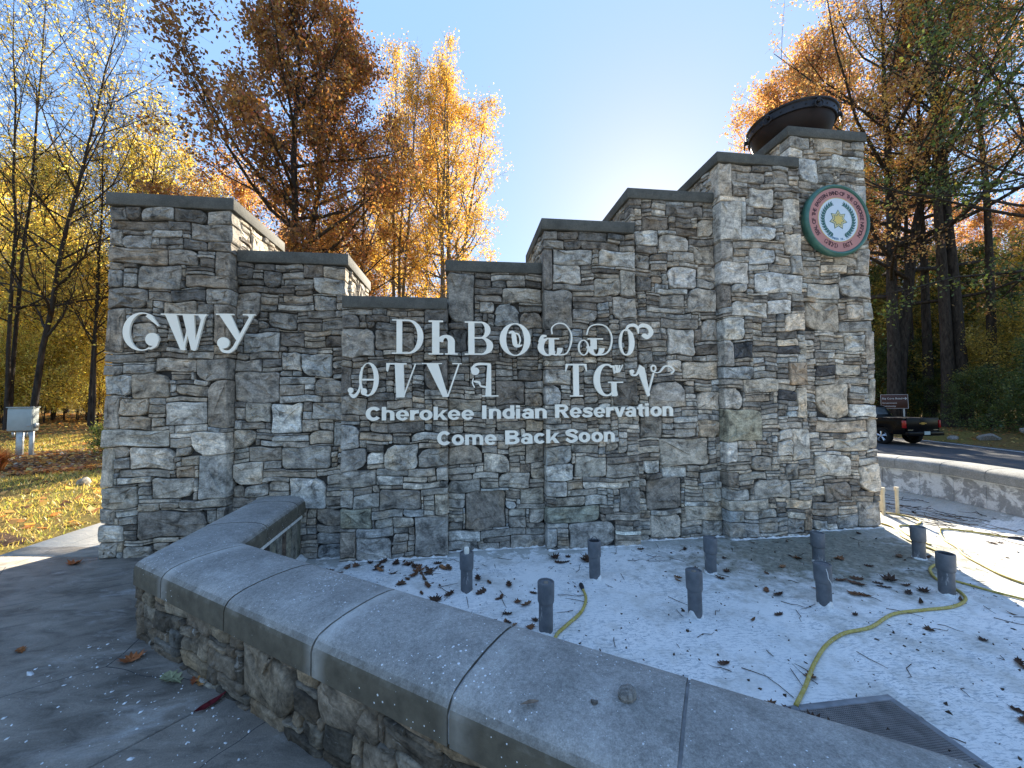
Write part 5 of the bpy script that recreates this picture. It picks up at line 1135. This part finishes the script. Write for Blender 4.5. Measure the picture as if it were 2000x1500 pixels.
# ------------------------------------------------------------------ trees
def leaf_shader(name, trans=.5):
    t = NT(name); c = t.attr('tone').outputs['Color']
    d = t.n('BsdfDiffuse', Color=c); tr = t.n('BsdfTranslucent', Color=t.mix(1.0, c, (1.35, 1.2, .9), 'MULTIPLY'))
    mx = t.n('MixShader', _0=trans); t.t.links.new(d.outputs[0], mx.inputs[1]); t.t.links.new(tr.outputs[0], mx.inputs[2])
    gl = t.n('BsdfGlossy', Color=(1, 1, 1), Roughness=.45); mx2 = t.n('MixShader', _0=.035); t.t.links.new(mx.outputs[0], mx2.inputs[1]); t.t.links.new(gl.outputs[0], mx2.inputs[2])
    t.t.links.new(mx2.outputs[0], t.out.inputs[0]); return t.m
M['leaf'] = leaf_shader('foliage', .55)
def bark(name, a, b):
    t = NT(name); p = t.n('TexCoord').outputs['Object']
    n = t.noise(t.mapv(p, (9, 9, 2.2)), 1.0, 6, .7, .5)
    return t.pbr(t.mix(t.ramp(n, [(.35, 0), (.65, 1)]), a, b), .9, t.bump(n, .8, .03), 0, .15)
M['bark'] = bark('bark_grey_brown', (.020, .016, .013), (.075, .060, .048)); M['bark_pale'] = bark('bark_pale', (.10, .088, .07), (.24, .21, .17))

def unit(v): return v/np.maximum(np.linalg.norm(v, axis=-1, keepdims=True), 1e-9)
def tubes(lines, sides):
    V, Q = [], []; b = 0
    for (pts, rad), n in zip(lines, sides):
        k = len(pts); d = unit(pts[-1]-pts[0]); a = np.array([1., 0, 0]) if abs(d[0]) < .7 else np.array([0, 1., 0])
        e1 = unit(np.cross(d, a)); e2 = np.cross(d, e1); an = np.arange(n)*2*np.pi/n
        ring = e1[None]*np.cos(an)[:, None]+e2[None]*np.sin(an)[:, None]
        V.append((pts[:, None, :]+ring[None]*rad[:, None, None]).reshape(-1, 3))
        i, j = np.meshgrid(np.arange(k-1), np.arange(n), indexing='ij'); j2 = (j+1) % n
        Q.append(np.stack([b+i*n+j, b+i*n+j2, b+(i+1)*n+j2, b+(i+1)*n+j], -1).reshape(-1, 4)); b += k*n
    return np.concatenate(V), np.concatenate(Q)
def leaves(P, size, r, pal, wts, tint, flat=0.0):
    n = len(P); u = unit(r.normal(0, 1, (n, 3))); w_ = r.normal(0, 1, (n, 3)); w_[:, 2] += flat*3*np.sign(w_[:, 2]+1e-6)
    v_ = unit(np.cross(w_, u)); s = size*r.uniform(.6, 1.35, n)[:, None]
    V = np.stack([P-u*s*.5, P+v_*s*.32, P+u*s*.55, P-v_*s*.32], 1).reshape(-1, 3)
    c = np.asarray(pal)[r.choice(len(pal), n, p=np.asarray(wts)/sum(wts))]*tint[:, None]*np.exp(r.normal(0, .18, (n, 1)))
    return V, np.arange(4*n).reshape(-1, 4), np.repeat(c.clip(0, .85), 4, 0)

def make_tree(name, H, r0, clear, wid, nl, el, nleaf, lsize, pal, wts, seed, lean=(0, 0), low=.5, shape='oval', fork=1, subs=6, twigs=5, bark_m='bark', spread=.16, skip=0.0, twl=(.35, .9), up_=.5):
    r = np.random.default_rng(seed); lines, sides, tw = [], [], []
    stems = []
    for f in range(fork):
        k = 12; t = np.linspace(0, 1, k); hh = H*(1 if f == 0 else r.uniform(.78, .97))
        off_ = np.cumsum(r.normal(0, .018*H/k*2.2, (k, 2)), 0)*np.linspace(.2, 1, k)[:, None]; off_ -= off_[0]
        p = np.zeros((k, 3)); p[:, 2] = t*hh
        ld = np.array(lean)+(0 if f == 0 else 1)*r.normal(0, .10, 2)
        p[:, :2] = off_+ld[None]*(t[:, None]**1.3)*hh+(r.normal(0, r0*1.1, 2)[None] if f else 0)
        rad = r0*(.72 if fork > 1 else 1)*((1-t)**.85*.93+.05); rad[0] *= 1.35; rad[1] *= 1.06
        p[0, 2] = -.3; lines.append((p, rad)); sides.append(10); stems.append((p, rad, hh))
    gold = 2.39996; nn = 0
    for (p, rad, hh) in stems:
        m_ = max(4, nl//fork)
        for i in range(m_):
            u = (i+r.uniform(0, .8))/m_; t = clear+(1-clear)*u*.985
            if r.random() < skip: continue
            q = np.array([np.interp(t, np.linspace(0, 1, len(p)), p[:, a]) for a in range(3)]); rb = np.interp(t, np.linspace(0, 1, len(p)), rad)
            if shape == 'oval': L = wid*(low+(1-low)*math.sin(math.pi*min(1, u*1.05+.12)))*(1 if u < .75 else max(.28, 1-(u-.75)*2.6))
            elif shape == 'cone': L = wid*(1-u*.82)
            elif shape == 'broad': L = wid*(.55 if u < .08 else 1-.62*u)*(1 if u < .9 else .6)
            else: L = wid*(.45+.55*math.sin(math.pi*u**.7*.92))
            L *= r.uniform(.72, 1.15); az = nn*gold+r.normal(0, .3); nn += 1
            e = R(el[0]+(el[1]-el[0])*u+r.normal(0, 7)); k = 6; seg = L/(k-1); pts = [q]
            for j in range(k-1):
                e = min(1.5, e+up_*.12+r.normal(0, .10)); az += r.normal(0, .16)
                pts.append(pts[-1]+seg*np.array([math.cos(e)*math.cos(az), math.cos(e)*math.sin(az), math.sin(e)]))
            pts = np.array(pts); r1 = min(rb*.62, .016*L+.012); lr_ = np.linspace(r1, max(.006, r1*.18), k)
            lines.append((pts, lr_)); sides.append(5)
            for s_ in range(subs):
                v = r.uniform(.22, 1.0); o = np.array([np.interp(v, np.linspace(0, 1, k), pts[:, a]) for a in range(3)]); rs = np.interp(v, np.linspace(0, 1, k), lr_)
                d = unit(pts[min(k-1, int(v*(k-1))+1)]-pts[max(0, int(v*(k-1))-0)]+1e-6); d = unit(d*.75+r.normal(0, .55, 3)+np.array([0, 0, .18]))
                l2 = L*r.uniform(.22, .45)*(1.15-v*.45); l2 = max(l2, .5); c = r.normal(0, .14, 3)*l2+np.array([0, 0, .06*l2])
                sp = np.array([o, o+d*l2*.4+c*.3, o+d*l2*.75+c*.7, o+d*l2+c]); sr = np.linspace(min(rs*.7, .02), .005, 4)
                lines.append((sp, sr)); sides.append(4)
                for _ in range(twigs):
                    v2 = r.uniform(.25, 1); o2 = np.array([np.interp(v2, [0, .4, .75, 1], sp[:, a]) for a in range(3)])
                    d2 = unit(d*.6+r.normal(0, .7, 3)+np.array([0, 0, .15])); l3 = r.uniform(*twl)
                    e2 = o2+d2*l3; md = o2+d2*l3*.55+r.normal(0, .05, 3)*l3
                    lines.append((np.array([o2, md, e2]), np.array([.006, .0045, .003]))); sides.append(3); tw.append((o2, e2, u))
    V, Q = tubes(lines, sides)
    root = empty(name)
    tr = np_mesh('trunk', V, Q, M[bark_m], root); tr.data.shade_smooth()
    if nleaf and tw:
        A = np.array([t[0] for t in tw]); B = np.array([t[1] for t in tw]); cl = np.exp(r.normal(0, .22, len(tw)))
        dens = np.exp(r.normal(0, .7, len(tw))); idx = r.choice(len(tw), nleaf, p=dens/dens.sum())
        f = r.uniform(.1, 1.1, (nleaf, 1)); P = A[idx]*(1-f)+B[idx]*f+r.normal(0, spread, (nleaf, 3))
        V, Q, C = leaves(P, lsize, r, pal, wts, cl[idx])
        np_mesh('crown', V, Q, M['leaf'], root, tone=C)
    return root
BROWN = [(.25, .115, .035), (.34, .17, .045), (.17, .085, .035), (.42, .25, .065), (.22, .16, .05), (.29, .10, .055)]; WB = [5, 4, 4, 2, 2, 1]
YEL = [(.66, .41, .07), (.72, .52, .12), (.55, .30, .05), (.60, .46, .16)]; WY = [4, 3, 3, 1]
LGY = [(.68, .53, .09), (.55, .45, .08), (.80, .61, .14), (.36, .33, .07), (.72, .46, .08)]; WL = [4, 3, 3, 1, 2]
ORA = [(.47, .24, .075), (.53, .33, .11), (.37, .17, .07), (.60, .43, .16), (.45, .24, .13)]; WO = [4, 4, 2, 3, 1]
GRN = [(.06, .10, .025), (.09, .135, .032), (.14, .17, .035), (.22, .21, .045)]; WG = [4, 4, 2, 1]
OLV = [(.30, .25, .04), (.42, .30, .05), (.17, .17, .035), (.52, .36, .06)]; WV = [4, 3, 3, 2]

def az_pt(u, Y):
    a = YAW+math.atan((u-1000)/751); return (math.tan(a)*Y, Y)
def stand(root, u, Y, rz=0.0, s=None, label=None, group=None):
    x, y = az_pt(u, Y); root.location = (x, y, zed(x, y)-.05); root.rotation_euler = (0, 0, rz)
    if s: root.scale = (s, s, s)
    tag(root, label, 'tree', group); return root

# the trees that stand out one by one
stand(make_tree('maple_tree', 22, .32, .24, 6.2, 68, (6, 60), 70000, .14, BROWN, WB, 21, (0, 0), .75, 'broad', 2, 8, 6, spread=.2), 575, 17.5, .4, None, 'big rust brown maple rising behind the lowest left steps of the wall')
stand(make_tree('poplar_tree', 23.3, .24, .30, 3.9, 96, (22, 62), 36000, .11, YEL, WY, 22, (0, 0), .6, 'oval', 5, 6, 6, 'bark_pale', .16, up_=.7), 862, 24, 1.0, None, 'tall golden poplar with several upright stems, right edge of the middle trees')
stand(make_tree('poplar_tree', 23.3, .20, .34, 3.3, 70, (26, 64), 17000, .11, YEL, WY, 23, (0, 0), .6, 'oval', 3, 6, 6, 'bark_pale', .16, up_=.7), 765, 24.5, 2.0, None, 'tall slender poplar with thin pale yellow top, nearest the maple')
stand(make_tree('poplar_tree', 19, .15, .25, 4.4, 40, (28, 70), 16000, .115, YEL, WY, 24, (.02, 0), .55, 'oval', 1, 6, 6, 'bark_pale', .16), 826, 27, .3, None, 'shorter yellow poplar standing between the two tall ones')
stand(make_tree('maple_tree', 15, .16, .15, 4.2, 36, (8, 60), 22000, .115, ORA, WO, 25, (0, 0), .8, 'oval', 1, 6, 6, spread=.17), 700, 22, .3, None, 'lower orange maple between the rust brown maple and the poplars')
stand(make_tree('maple_tree', 12, .15, .12, 4.5, 34, (6, 55), 20000, .115, ORA, WO, 26, (0, 0), .85, 'oval', 1, 6, 6, spread=.17), 455, 22, 1.3, None, 'low orange maple peeping over the highest left step')
stand(make_tree('ash_tree', 23, .12, .22, 4.6, 40, (26, 66), 4200, .11, LGY, WL, 31, (.02, .0), .7, 'oval', 2, 8, 7, spread=.2, twl=(.5, 1.3)), 20, 20, .2, None, 'nearly bare dark tree at the left edge, tallest of its row')
stand(make_tree('ash_tree', 20, .115, .20, 4.8, 36, (28, 66), 2600, .11, LGY, WL, 32, (.16, .0), .7, 'oval', 1, 8, 7, spread=.2, twl=(.5, 1.3)), 62, 19, .0, None, 'bare leaning tree with a dark trunk sloping to the right')
stand(make_tree('ash_tree', 17.5, .10, .18, 3.6, 36, (33, 68), 3800, .11, LGY, WL, 33, (.0, .0), .7, 'oval', 2, 8, 7, spread=.2, twl=(.5, 1.2)), 183, 20.5, .6, None, 'forked half bare tree just left of the wall corner')
stand(make_tree('ash_tree', 17, .11, .22, 3.8, 36, (28, 66), 5500, .11, LGY, WL, 34, (.02, .0), .7, 'oval', 1, 8, 6, spread=.2), 262, 22.5, .9, None, 'thin yellow leaved tree behind the left end of the wall')
stand(make_tree('poplar_tree', 31, .55, .28, 10.5, 60, (2, 60), 34000, .145, ORA, WO, 41, (0, .0), .95, 'oval', 2, 8, 6, spread=.22, up_=.8), 1747, 22.6, 2.2, None, 'massive orange poplar with a thick double trunk beyond the road')
stand(make_tree('poplar_tree', 29, .30, .40, 5.2, 36, (20, 66), 11000, .14, ORA, WO, 42, (0, .0), .7, 'oval', 1, 7, 6, spread=.2), 1815, 22.5, .2, None, 'straight dark trunked tree, first to the right of the massive poplar')
stand(make_tree('poplar_tree', 30, .34, .46, 5.5, 34, (20, 66), 11000, .14, YEL, WY, 43, (.0, .0), .7, 'oval', 1, 7, 6, spread=.2), 1852, 20.5, 1.2, None, 'tall straight trunk, left one of the close pair at the right')
stand(make_tree('poplar_tree', 30, .33, .46, 5.5, 34, (20, 66), 11000, .14, ORA, WO, 44, (.01, .0), .7, 'oval', 1, 7, 6, spread=.2), 1882, 20.2, 2.4, None, 'tall straight trunk, right one of the close pair at the right')
stand(make_tree('oak_tree', 22, .22, .34, 7.5, 40, (0, 50), 17000, .14, GRN, WG, 45, (-.02, -.02), .95, 'oval', 1, 8, 6, spread=.2), 2085, 13.5, .7, None, 'dark green leaved tree overhanging the top right corner')

stand(make_tree('poplar_tree', 27, .20, .55, 4.0, 26, (20, 66), 8000, .14, ORA, WO, 46, (.0, .0), .7, 'oval', 1, 6, 6, spread=.2), 1783, 23.5, .9, None, 'slim dark trunk squeezed between the massive poplar and its neighbour')
stand(make_tree('poplar_tree', 28, .26, .52, 4.6, 28, (20, 66), 9000, .14, ORA, WO, 47, (.0, .0), .7, 'oval', 1, 6, 6, spread=.2), 1935, 19.5, 1.9, None, 'dark straight trunk right of the close pair')
# repeats: each prototype is itself one of the trees
protos = {
 'ylw': make_tree('understory_tree', 8.5, .07, .06, 3.0, 26, (18, 62), 10000, .11, LGY, WL, 51, (.04, 0), .8, 'oval', 2, 6, 5, spread=.2),
 'ylw2': make_tree('understory_tree', 6.0, .05, .04, 2.8, 22, (15, 60), 10000, .105, LGY, WL, 52, (.05, .03), .9, 'oval', 2, 6, 5, spread=.2),
 'bare': make_tree('bare_tree', 16, .10, .2, 3.6, 30, (30, 66), 7000, .12, LGY, WL, 53, (.03, 0), .7, 'oval', 1, 7, 6, spread=.2),
 'tall_y': make_tree('forest_tree', 22, .18, .25, 4.4, 36, (25, 66), 20000, .15, YEL+LGY[:2], WY+[2, 2], 54, (0, 0), .75, 'oval', 1, 7, 5, spread=.22),
 'tall_o': make_tree('forest_tree', 23, .20, .22, 4.8, 36, (18, 64), 20000, .15, ORA, WO, 55, (0, 0), .8, 'oval', 1, 7, 5, spread=.22),
 'dark': make_tree('evergreen_bush', 5.5, .06, .03, 3.0, 26, (8, 55), 13000, .13, GRN, WG, 56, (0, 0), 1.0, 'oval', 2, 6, 5, spread=.2),
 'olive': make_tree('understory_tree', 8.5, .08, .10, 3.8, 28, (5, 50), 15000, .13, OLV, WV, 57, (.03, 0), .95, 'oval', 2, 6, 5, spread=.2),
 'dark_t': make_tree('evergreen_tree', 14, .14, .14, 3.8, 34, (-4, 40), 10000, .14, GRN, WG, 58, (0, 0), 1.0, 'cone', 1, 7, 5, spread=.2),
}
LAB = {'ylw': ('small yellow leaved tree crowding the edge of the wood on the left', 'yellow saplings at the wood edge'), 'ylw2': ('low bushy yellow sapling at the edge of the lawn wood', 'low yellow saplings at the wood edge'), 'bare': ('thin nearly bare tree inside the left wood', 'bare trees in the left wood'),
       'tall_y': ('tall yellow forest tree standing far behind the others', 'yellow trees in the far forest'), 'tall_o': ('tall orange forest tree standing far behind the others', 'orange trees in the far forest'), 'dark': ('dark evergreen bush under the trees beyond the road', 'evergreen bushes beyond the road'),
       'olive': ('olive green understory tree in the shade beyond the road', 'olive understory trees beyond the road'), 'dark_t': ('dark evergreen tree between the tall trunks beyond the road', 'evergreen trees beyond the road')}
tr_ = np.random.default_rng(77); seen = set()
def plant(k, u, Y, s=1.0):
    o = protos[k] if k not in seen else dup(protos[k]); seen.add(k)
    stand(o, u, Y, tr_.uniform(0, 6.28), s*tr_.uniform(.88, 1.14), *LAB[k]); o['category'] = 'bush' if k == 'dark' else 'tree'
for u in (-60, -5, 50, 112, 165, 228, 262): plant('ylw', u+tr_.uniform(-12, 12), tr_.uniform(22.5, 27), 1.0)
for u in (-70, -30, 0, 36, 66, 96, 128, 158, 186, 214): plant('ylw2', u+tr_.uniform(-10, 10), tr_.uniform(21, 24.5), .62)
for u in (-40, 10, 48, 88, 132, 160, 215, 240, 300, 350, 395): plant('bare', u+tr_.uniform(-10, 10), tr_.uniform(25, 36), 1.0)
for u in (-50, 20, 95, 640, 735): plant('tall_y', u+tr_.uniform(-15, 15), tr_.uniform(36, 50), .62 if u > 150 and u < 600 else .85)
for u in (380, 430, 500, 545, 610, 660, 720): plant('tall_o', u+tr_.uniform(-15, 15), tr_.uniform(30, 42), .62)
for u, Y, s in ((1450, 40, 1.18), (1520, 36, 1.28), (1590, 34, 1.42), (1650, 31, 1.42), (1640, 36, 1.3), (1710, 38, 1.0), (1790, 36, .95), (1870, 36, 1.0), (1950, 33, .9), (2030, 30, .9), (1560, 46, 1.2), (1550, 50, 1.5), (1400, 46, 1.12)): plant('tall_o', u, Y, s)
for u, Y, s in ((1740, 42, .8), (1900, 40, .8), (2080, 32, .8)): plant('tall_y', u, Y, s)
for u, Y, s in ((1700, 26.5, 1.0), (1750, 26.2, .8), (1790, 25, .95), (1835, 24.6, .9), (1880, 23.8, .8), (1920, 22.4, .8), (1965, 19.6, .62), (2010, 18, .7), (1690, 28, 1.2), (1770, 28, 1.2), (1860, 27, 1.2), (1945, 25, 1.2), (2000, 23, 1.2)): plant('olive', u, Y, s)
for u, Y, s in ((1715, 24.6, .85), (1790, 23.6, .6), (1822, 22.4, .55), (1905, 18.8, .5), (1990, 16.8, .5), (2050, 16, .7), (1800, 25, 1.1), (1890, 24, 1.1), (1970, 22, 1.1)): plant('dark', u, Y, s)
for u, Y, s in ((1715, 26, .95), (1785, 25.6, 1.0), (1845, 25, .95), (1915, 23, .9), (1985, 21, .8), (1700, 29, .8), (1815, 28, .85)): plant('dark_t', u, Y, s)

# ------------------------------------------------------------------ lawn, leaf litter, mulch bed, shrubs
def scatter(name, n, xr, yr, size, pal, wts, mask=None, lift=.012, seed=9, label=None, cat=None, flat=1.0):
    r = np.random.default_rng(seed); x = r.uniform(*xr, n); y = r.uniform(*yr, n)
    if mask is not None: k = mask(x, y, r); x, y = x[k], y[k]
    P = np.stack([x, y, gz(x, y)+lift+r.uniform(0, .02, len(x))], 1); n = len(P)
    a = r.uniform(0, 6.283, n); u = np.stack([np.cos(a), np.sin(a), r.normal(0, .3, n)], 1); v_ = np.stack([-np.sin(a), np.cos(a), r.normal(0, .3, n)], 1); s = (size*r.uniform(.5, 1.4, n))[:, None]
    V = np.stack([P-u*s*.5, P+v_*s*.36, P+u*s*.5, P-v_*s*.36], 1).reshape(-1, 3)
    c = np.asarray(pal)[r.choice(len(pal), n, p=np.asarray(wts)/sum(wts))]*np.exp(r.normal(0, .2, (n, 1)))
    o = np_mesh(name, V, np.arange(4*n).reshape(-1, 4), M['leaf'], tone=np.repeat(c.clip(0, .8), 4, 0)); return tag(o, label, cat, None, 'stuff')
def bed(x, y): return ((x+11.6)/3.6)**2+((y-11.6)/2.1)**2
edge = lambda x, y: (x < -4.95) | (y > 9.6)
LIT = [(.52, .26, .08), (.62, .39, .12), (.38, .17, .07), (.27, .13, .06), (.66, .50, .18)]
scatter('fallen_leaves', 46000, (-34, -3), (4.6, 31), .12, LIT, [4, 3, 3, 3, 2], lambda x, y, r: edge(x, y) & (y > 4.9+(x+4.9)*.3) & (r.random(len(x)) < np.where(bed(x, y) < 1.1, .9, np.where(y > 15, .85, .24))), label='fallen brown and orange leaves lying over the lawn', cat='leaves')
scatter('fallen_leaves', 9000, (25, 46), (9, 34), .13, LIT, [2, 2, 3, 4, 1], seed=10, label='fallen leaves on the verge beyond the road', cat='leaves')
r = np.random.default_rng(12); scatter('bed_leaves', 9000, (-15.5, -7.8), (9.2, 14), .10, LIT+[(.62, .56, .42)], [3, 2, 3, 3, 1, 1], lambda x, y, r: bed(x, y) < 1.05, lift=.07, seed=15, label='dry leaves strewn over the dark mulch bed', cat='leaves')
n = 60000
x = r.uniform(-17, -4.95, n); y = r.uniform(4.3, 18, n); patch = np.sin(x*1.7+y*.9)+np.sin(y*2.3-x*.6)+r.normal(0, .5, n)
k = (bed(x, y) > 1) & (y > 5.0+(x+4.9)*.3) & (patch > -.9); x, y = x[k], y[k]; n = len(x)
P = np.stack([x, y, gz(x, y)], 1); a = r.uniform(0, 6.283, n); h = r.uniform(.025, .075, n)*(1+.4*(y > 9)); u = np.stack([np.cos(a), np.sin(a), np.zeros(n)], 1)*.0045*(1+y/12)[:, None]; ln = np.stack([r.normal(0, .5, n)*h, r.normal(0, .5, n)*h, h], 1)
V = np.stack([P-u, P+u, P+ln], 1).reshape(-1, 3); GP = np.array([(.40, .38, .08), (.54, .44, .11), (.56, .42, .15), (.26, .32, .06)]); c = GP[r.choice(4, n, p=[.3, .3, .25, .15])]*np.exp(r.normal(0, .2, (n, 1)))
tag(np_mesh('grass', V, np.arange(3*n).reshape(-1, 3), M['leaf'], tone=np.repeat(c, 3, 0), tris=True), 'short yellowing grass of the lawn beside the walkway', 'grass', None, 'stuff')
M['mulch'] = plain('bark_mulch', (.060, .038, .026), .95, 0, .1, .6, 26, .8)
def patch_sheet(name, cx, cy, rx, ry, mat, lift=.02, seed=1, n=40, rings=5):
    r = np.random.default_rng(seed); mb = MB(); vv = [(cx, cy, zed(cx, cy)+lift+.05)]; ff = []; ph = r.uniform(0, 6, 3)
    for i in range(1, rings+1):
        for j in range(n):
            a = 2*math.pi*j/n; k = (i/rings)*(1+.10*math.sin(3*a+ph[0])+.06*math.sin(7*a+ph[1])); x, y = cx+rx*k*math.cos(a), cy+ry*k*math.sin(a)
            vv.append((x, y, zed(x, y)+lift+(.05*(1-i/rings) if i < rings else -.03)+(r.normal(0, .012) if i < rings else 0)))
    ff += [(0, 1+j, 1+(j+1) % n) for j in range(n)]
    for i in range(rings-1): ff += [(1+i*n+j, 1+(i+1)*n+j, 1+(i+1)*n+(j+1) % n, 1+i*n+(j+1) % n) for j in range(n)]
    mb.add(vv, ff); o = mb.build(name, mat, None, True); return tag(o, kind='structure')
patch_sheet('mulch_bed', -11.6, 11.6, 3.6, 2.1, M['mulch']); patch_sheet('mulch_bed', -6.3, 5.25, 1.15, .52, M['mulch'], seed=2)
rk = np.random.default_rng(8)
for x, y, s, lab in ((26.2, 16.4, .9, 'flat pale boulder on the road verge right of the truck'), (27.6, 15.6, 1.1, 'large half buried boulder on the far verge'), (25.9, 17.6, .6, 'small rock nearest the tailgate of the truck')):
    o = rockmesh('boulder', s, rk, .6, (.24, .22, .19)); o.location = (x, y, zed(x, y)-.05); o.rotation_euler = (0, 0, rk.uniform(0, 6)); tag(o, lab, 'rock', 'rocks on the road verge')
RK = [(-7.05, 8.9, .30, 'upright pale grey rock standing at the front edge of the mulch bed'), (-7.7, 9.6, .34, 'rounded tan rock second along the mulch bed edge'), (-8.3, 10.4, .42, 'pale sunlit rock behind the upright one'), (-8.9, 12.4, .5, 'broad flat rock at the far end of the mulch bed'), (-8.35, 12.9, .45, 'whitish block of rock nearest the wall beyond the shrub'), (-7.6, 8.75, .26, 'low dark rock beside the upright one'), (-10.1, 9.7, .3, 'half buried rock among the red leaves')]
for x, y, s, lab in RK:
    o = rockmesh('garden_rock', s, rk, 1.0 if 'upright' in lab else .7, (.34, .30, .23)); o.location = (x, y, zed(x, y)-.03); o.rotation_euler = (0, 0, rk.uniform(0, 6)); tag(o, lab, 'rock', 'rocks edging the mulch bed')
def bush(name, H, w_, n, ls, pal, wts, seed, x, y, label, cat='shrub'):
    o = make_tree(name, H, .02, .02, w_, 16, (15, 65), n, ls, pal, wts, seed, (0, 0), .9, 'oval', 3, 5, 4, spread=.05, twl=(.08, .2)); o.location = (x, y, zed(x, y)); tag(o, label, cat)
    for c in o.children: c.name = 'stems' if c.name.startswith('trunk') else 'foliage'
    return o
bush('garden_shrub', .55, .34, 2600, .045, [(.20, .26, .05), (.34, .36, .08), (.12, .17, .03)], [3, 2, 2], 61, -9.35, 11.6, 'small round green shrub in the mulch bed right of the cabinet')
bush('garden_shrub', .40, .5, 2200, .045, [(.42, .40, .07), (.30, .33, .06)], [3, 2], 62, -10.9, 13.4, 'low spreading yellow green shrub behind the mulch bed')
r = np.random.default_rng(14); n = 900; a = r.uniform(0, 6.283, n); h = r.uniform(.35, .75, n); ld = r.uniform(.1, .75, n); b = np.stack([np.cos(a), np.sin(a), np.zeros(n)], 1)
base = b*r.uniform(0, .10, n)[:, None]; tip = base+b*(ld*h)[:, None]+np.array([0, 0, 1])*(h*(1-ld*.35))[:, None]; mid = base+b*(ld*h*.35)[:, None]+np.array([0, 0, 1])*(h*.62)[:, None]; sd_ = np.stack([-np.sin(a), np.cos(a), np.zeros(n)], 1)*.009
V = np.stack([base-sd_, base+sd_, mid+sd_*.8, mid-sd_*.8, mid-sd_*.8, mid+sd_*.8, tip+sd_*.15, tip-sd_*.15], 1).reshape(-1, 3)
c = np.array([(.55, .20, .07), (.46, .13, .06), (.58, .32, .12), (.30, .22, .06)])[r.choice(4, n)]; e = empty('ornamental_grass', (-10.75, 10.3, zed(-10.75, 10.3))); tag(e, 'red orange tuft of ornamental grass at the left edge', 'grass')
np_mesh('blades', V, np.arange(8*n).reshape(-1, 4), M['leaf'], e, tone=np.repeat(c, 8, 0))
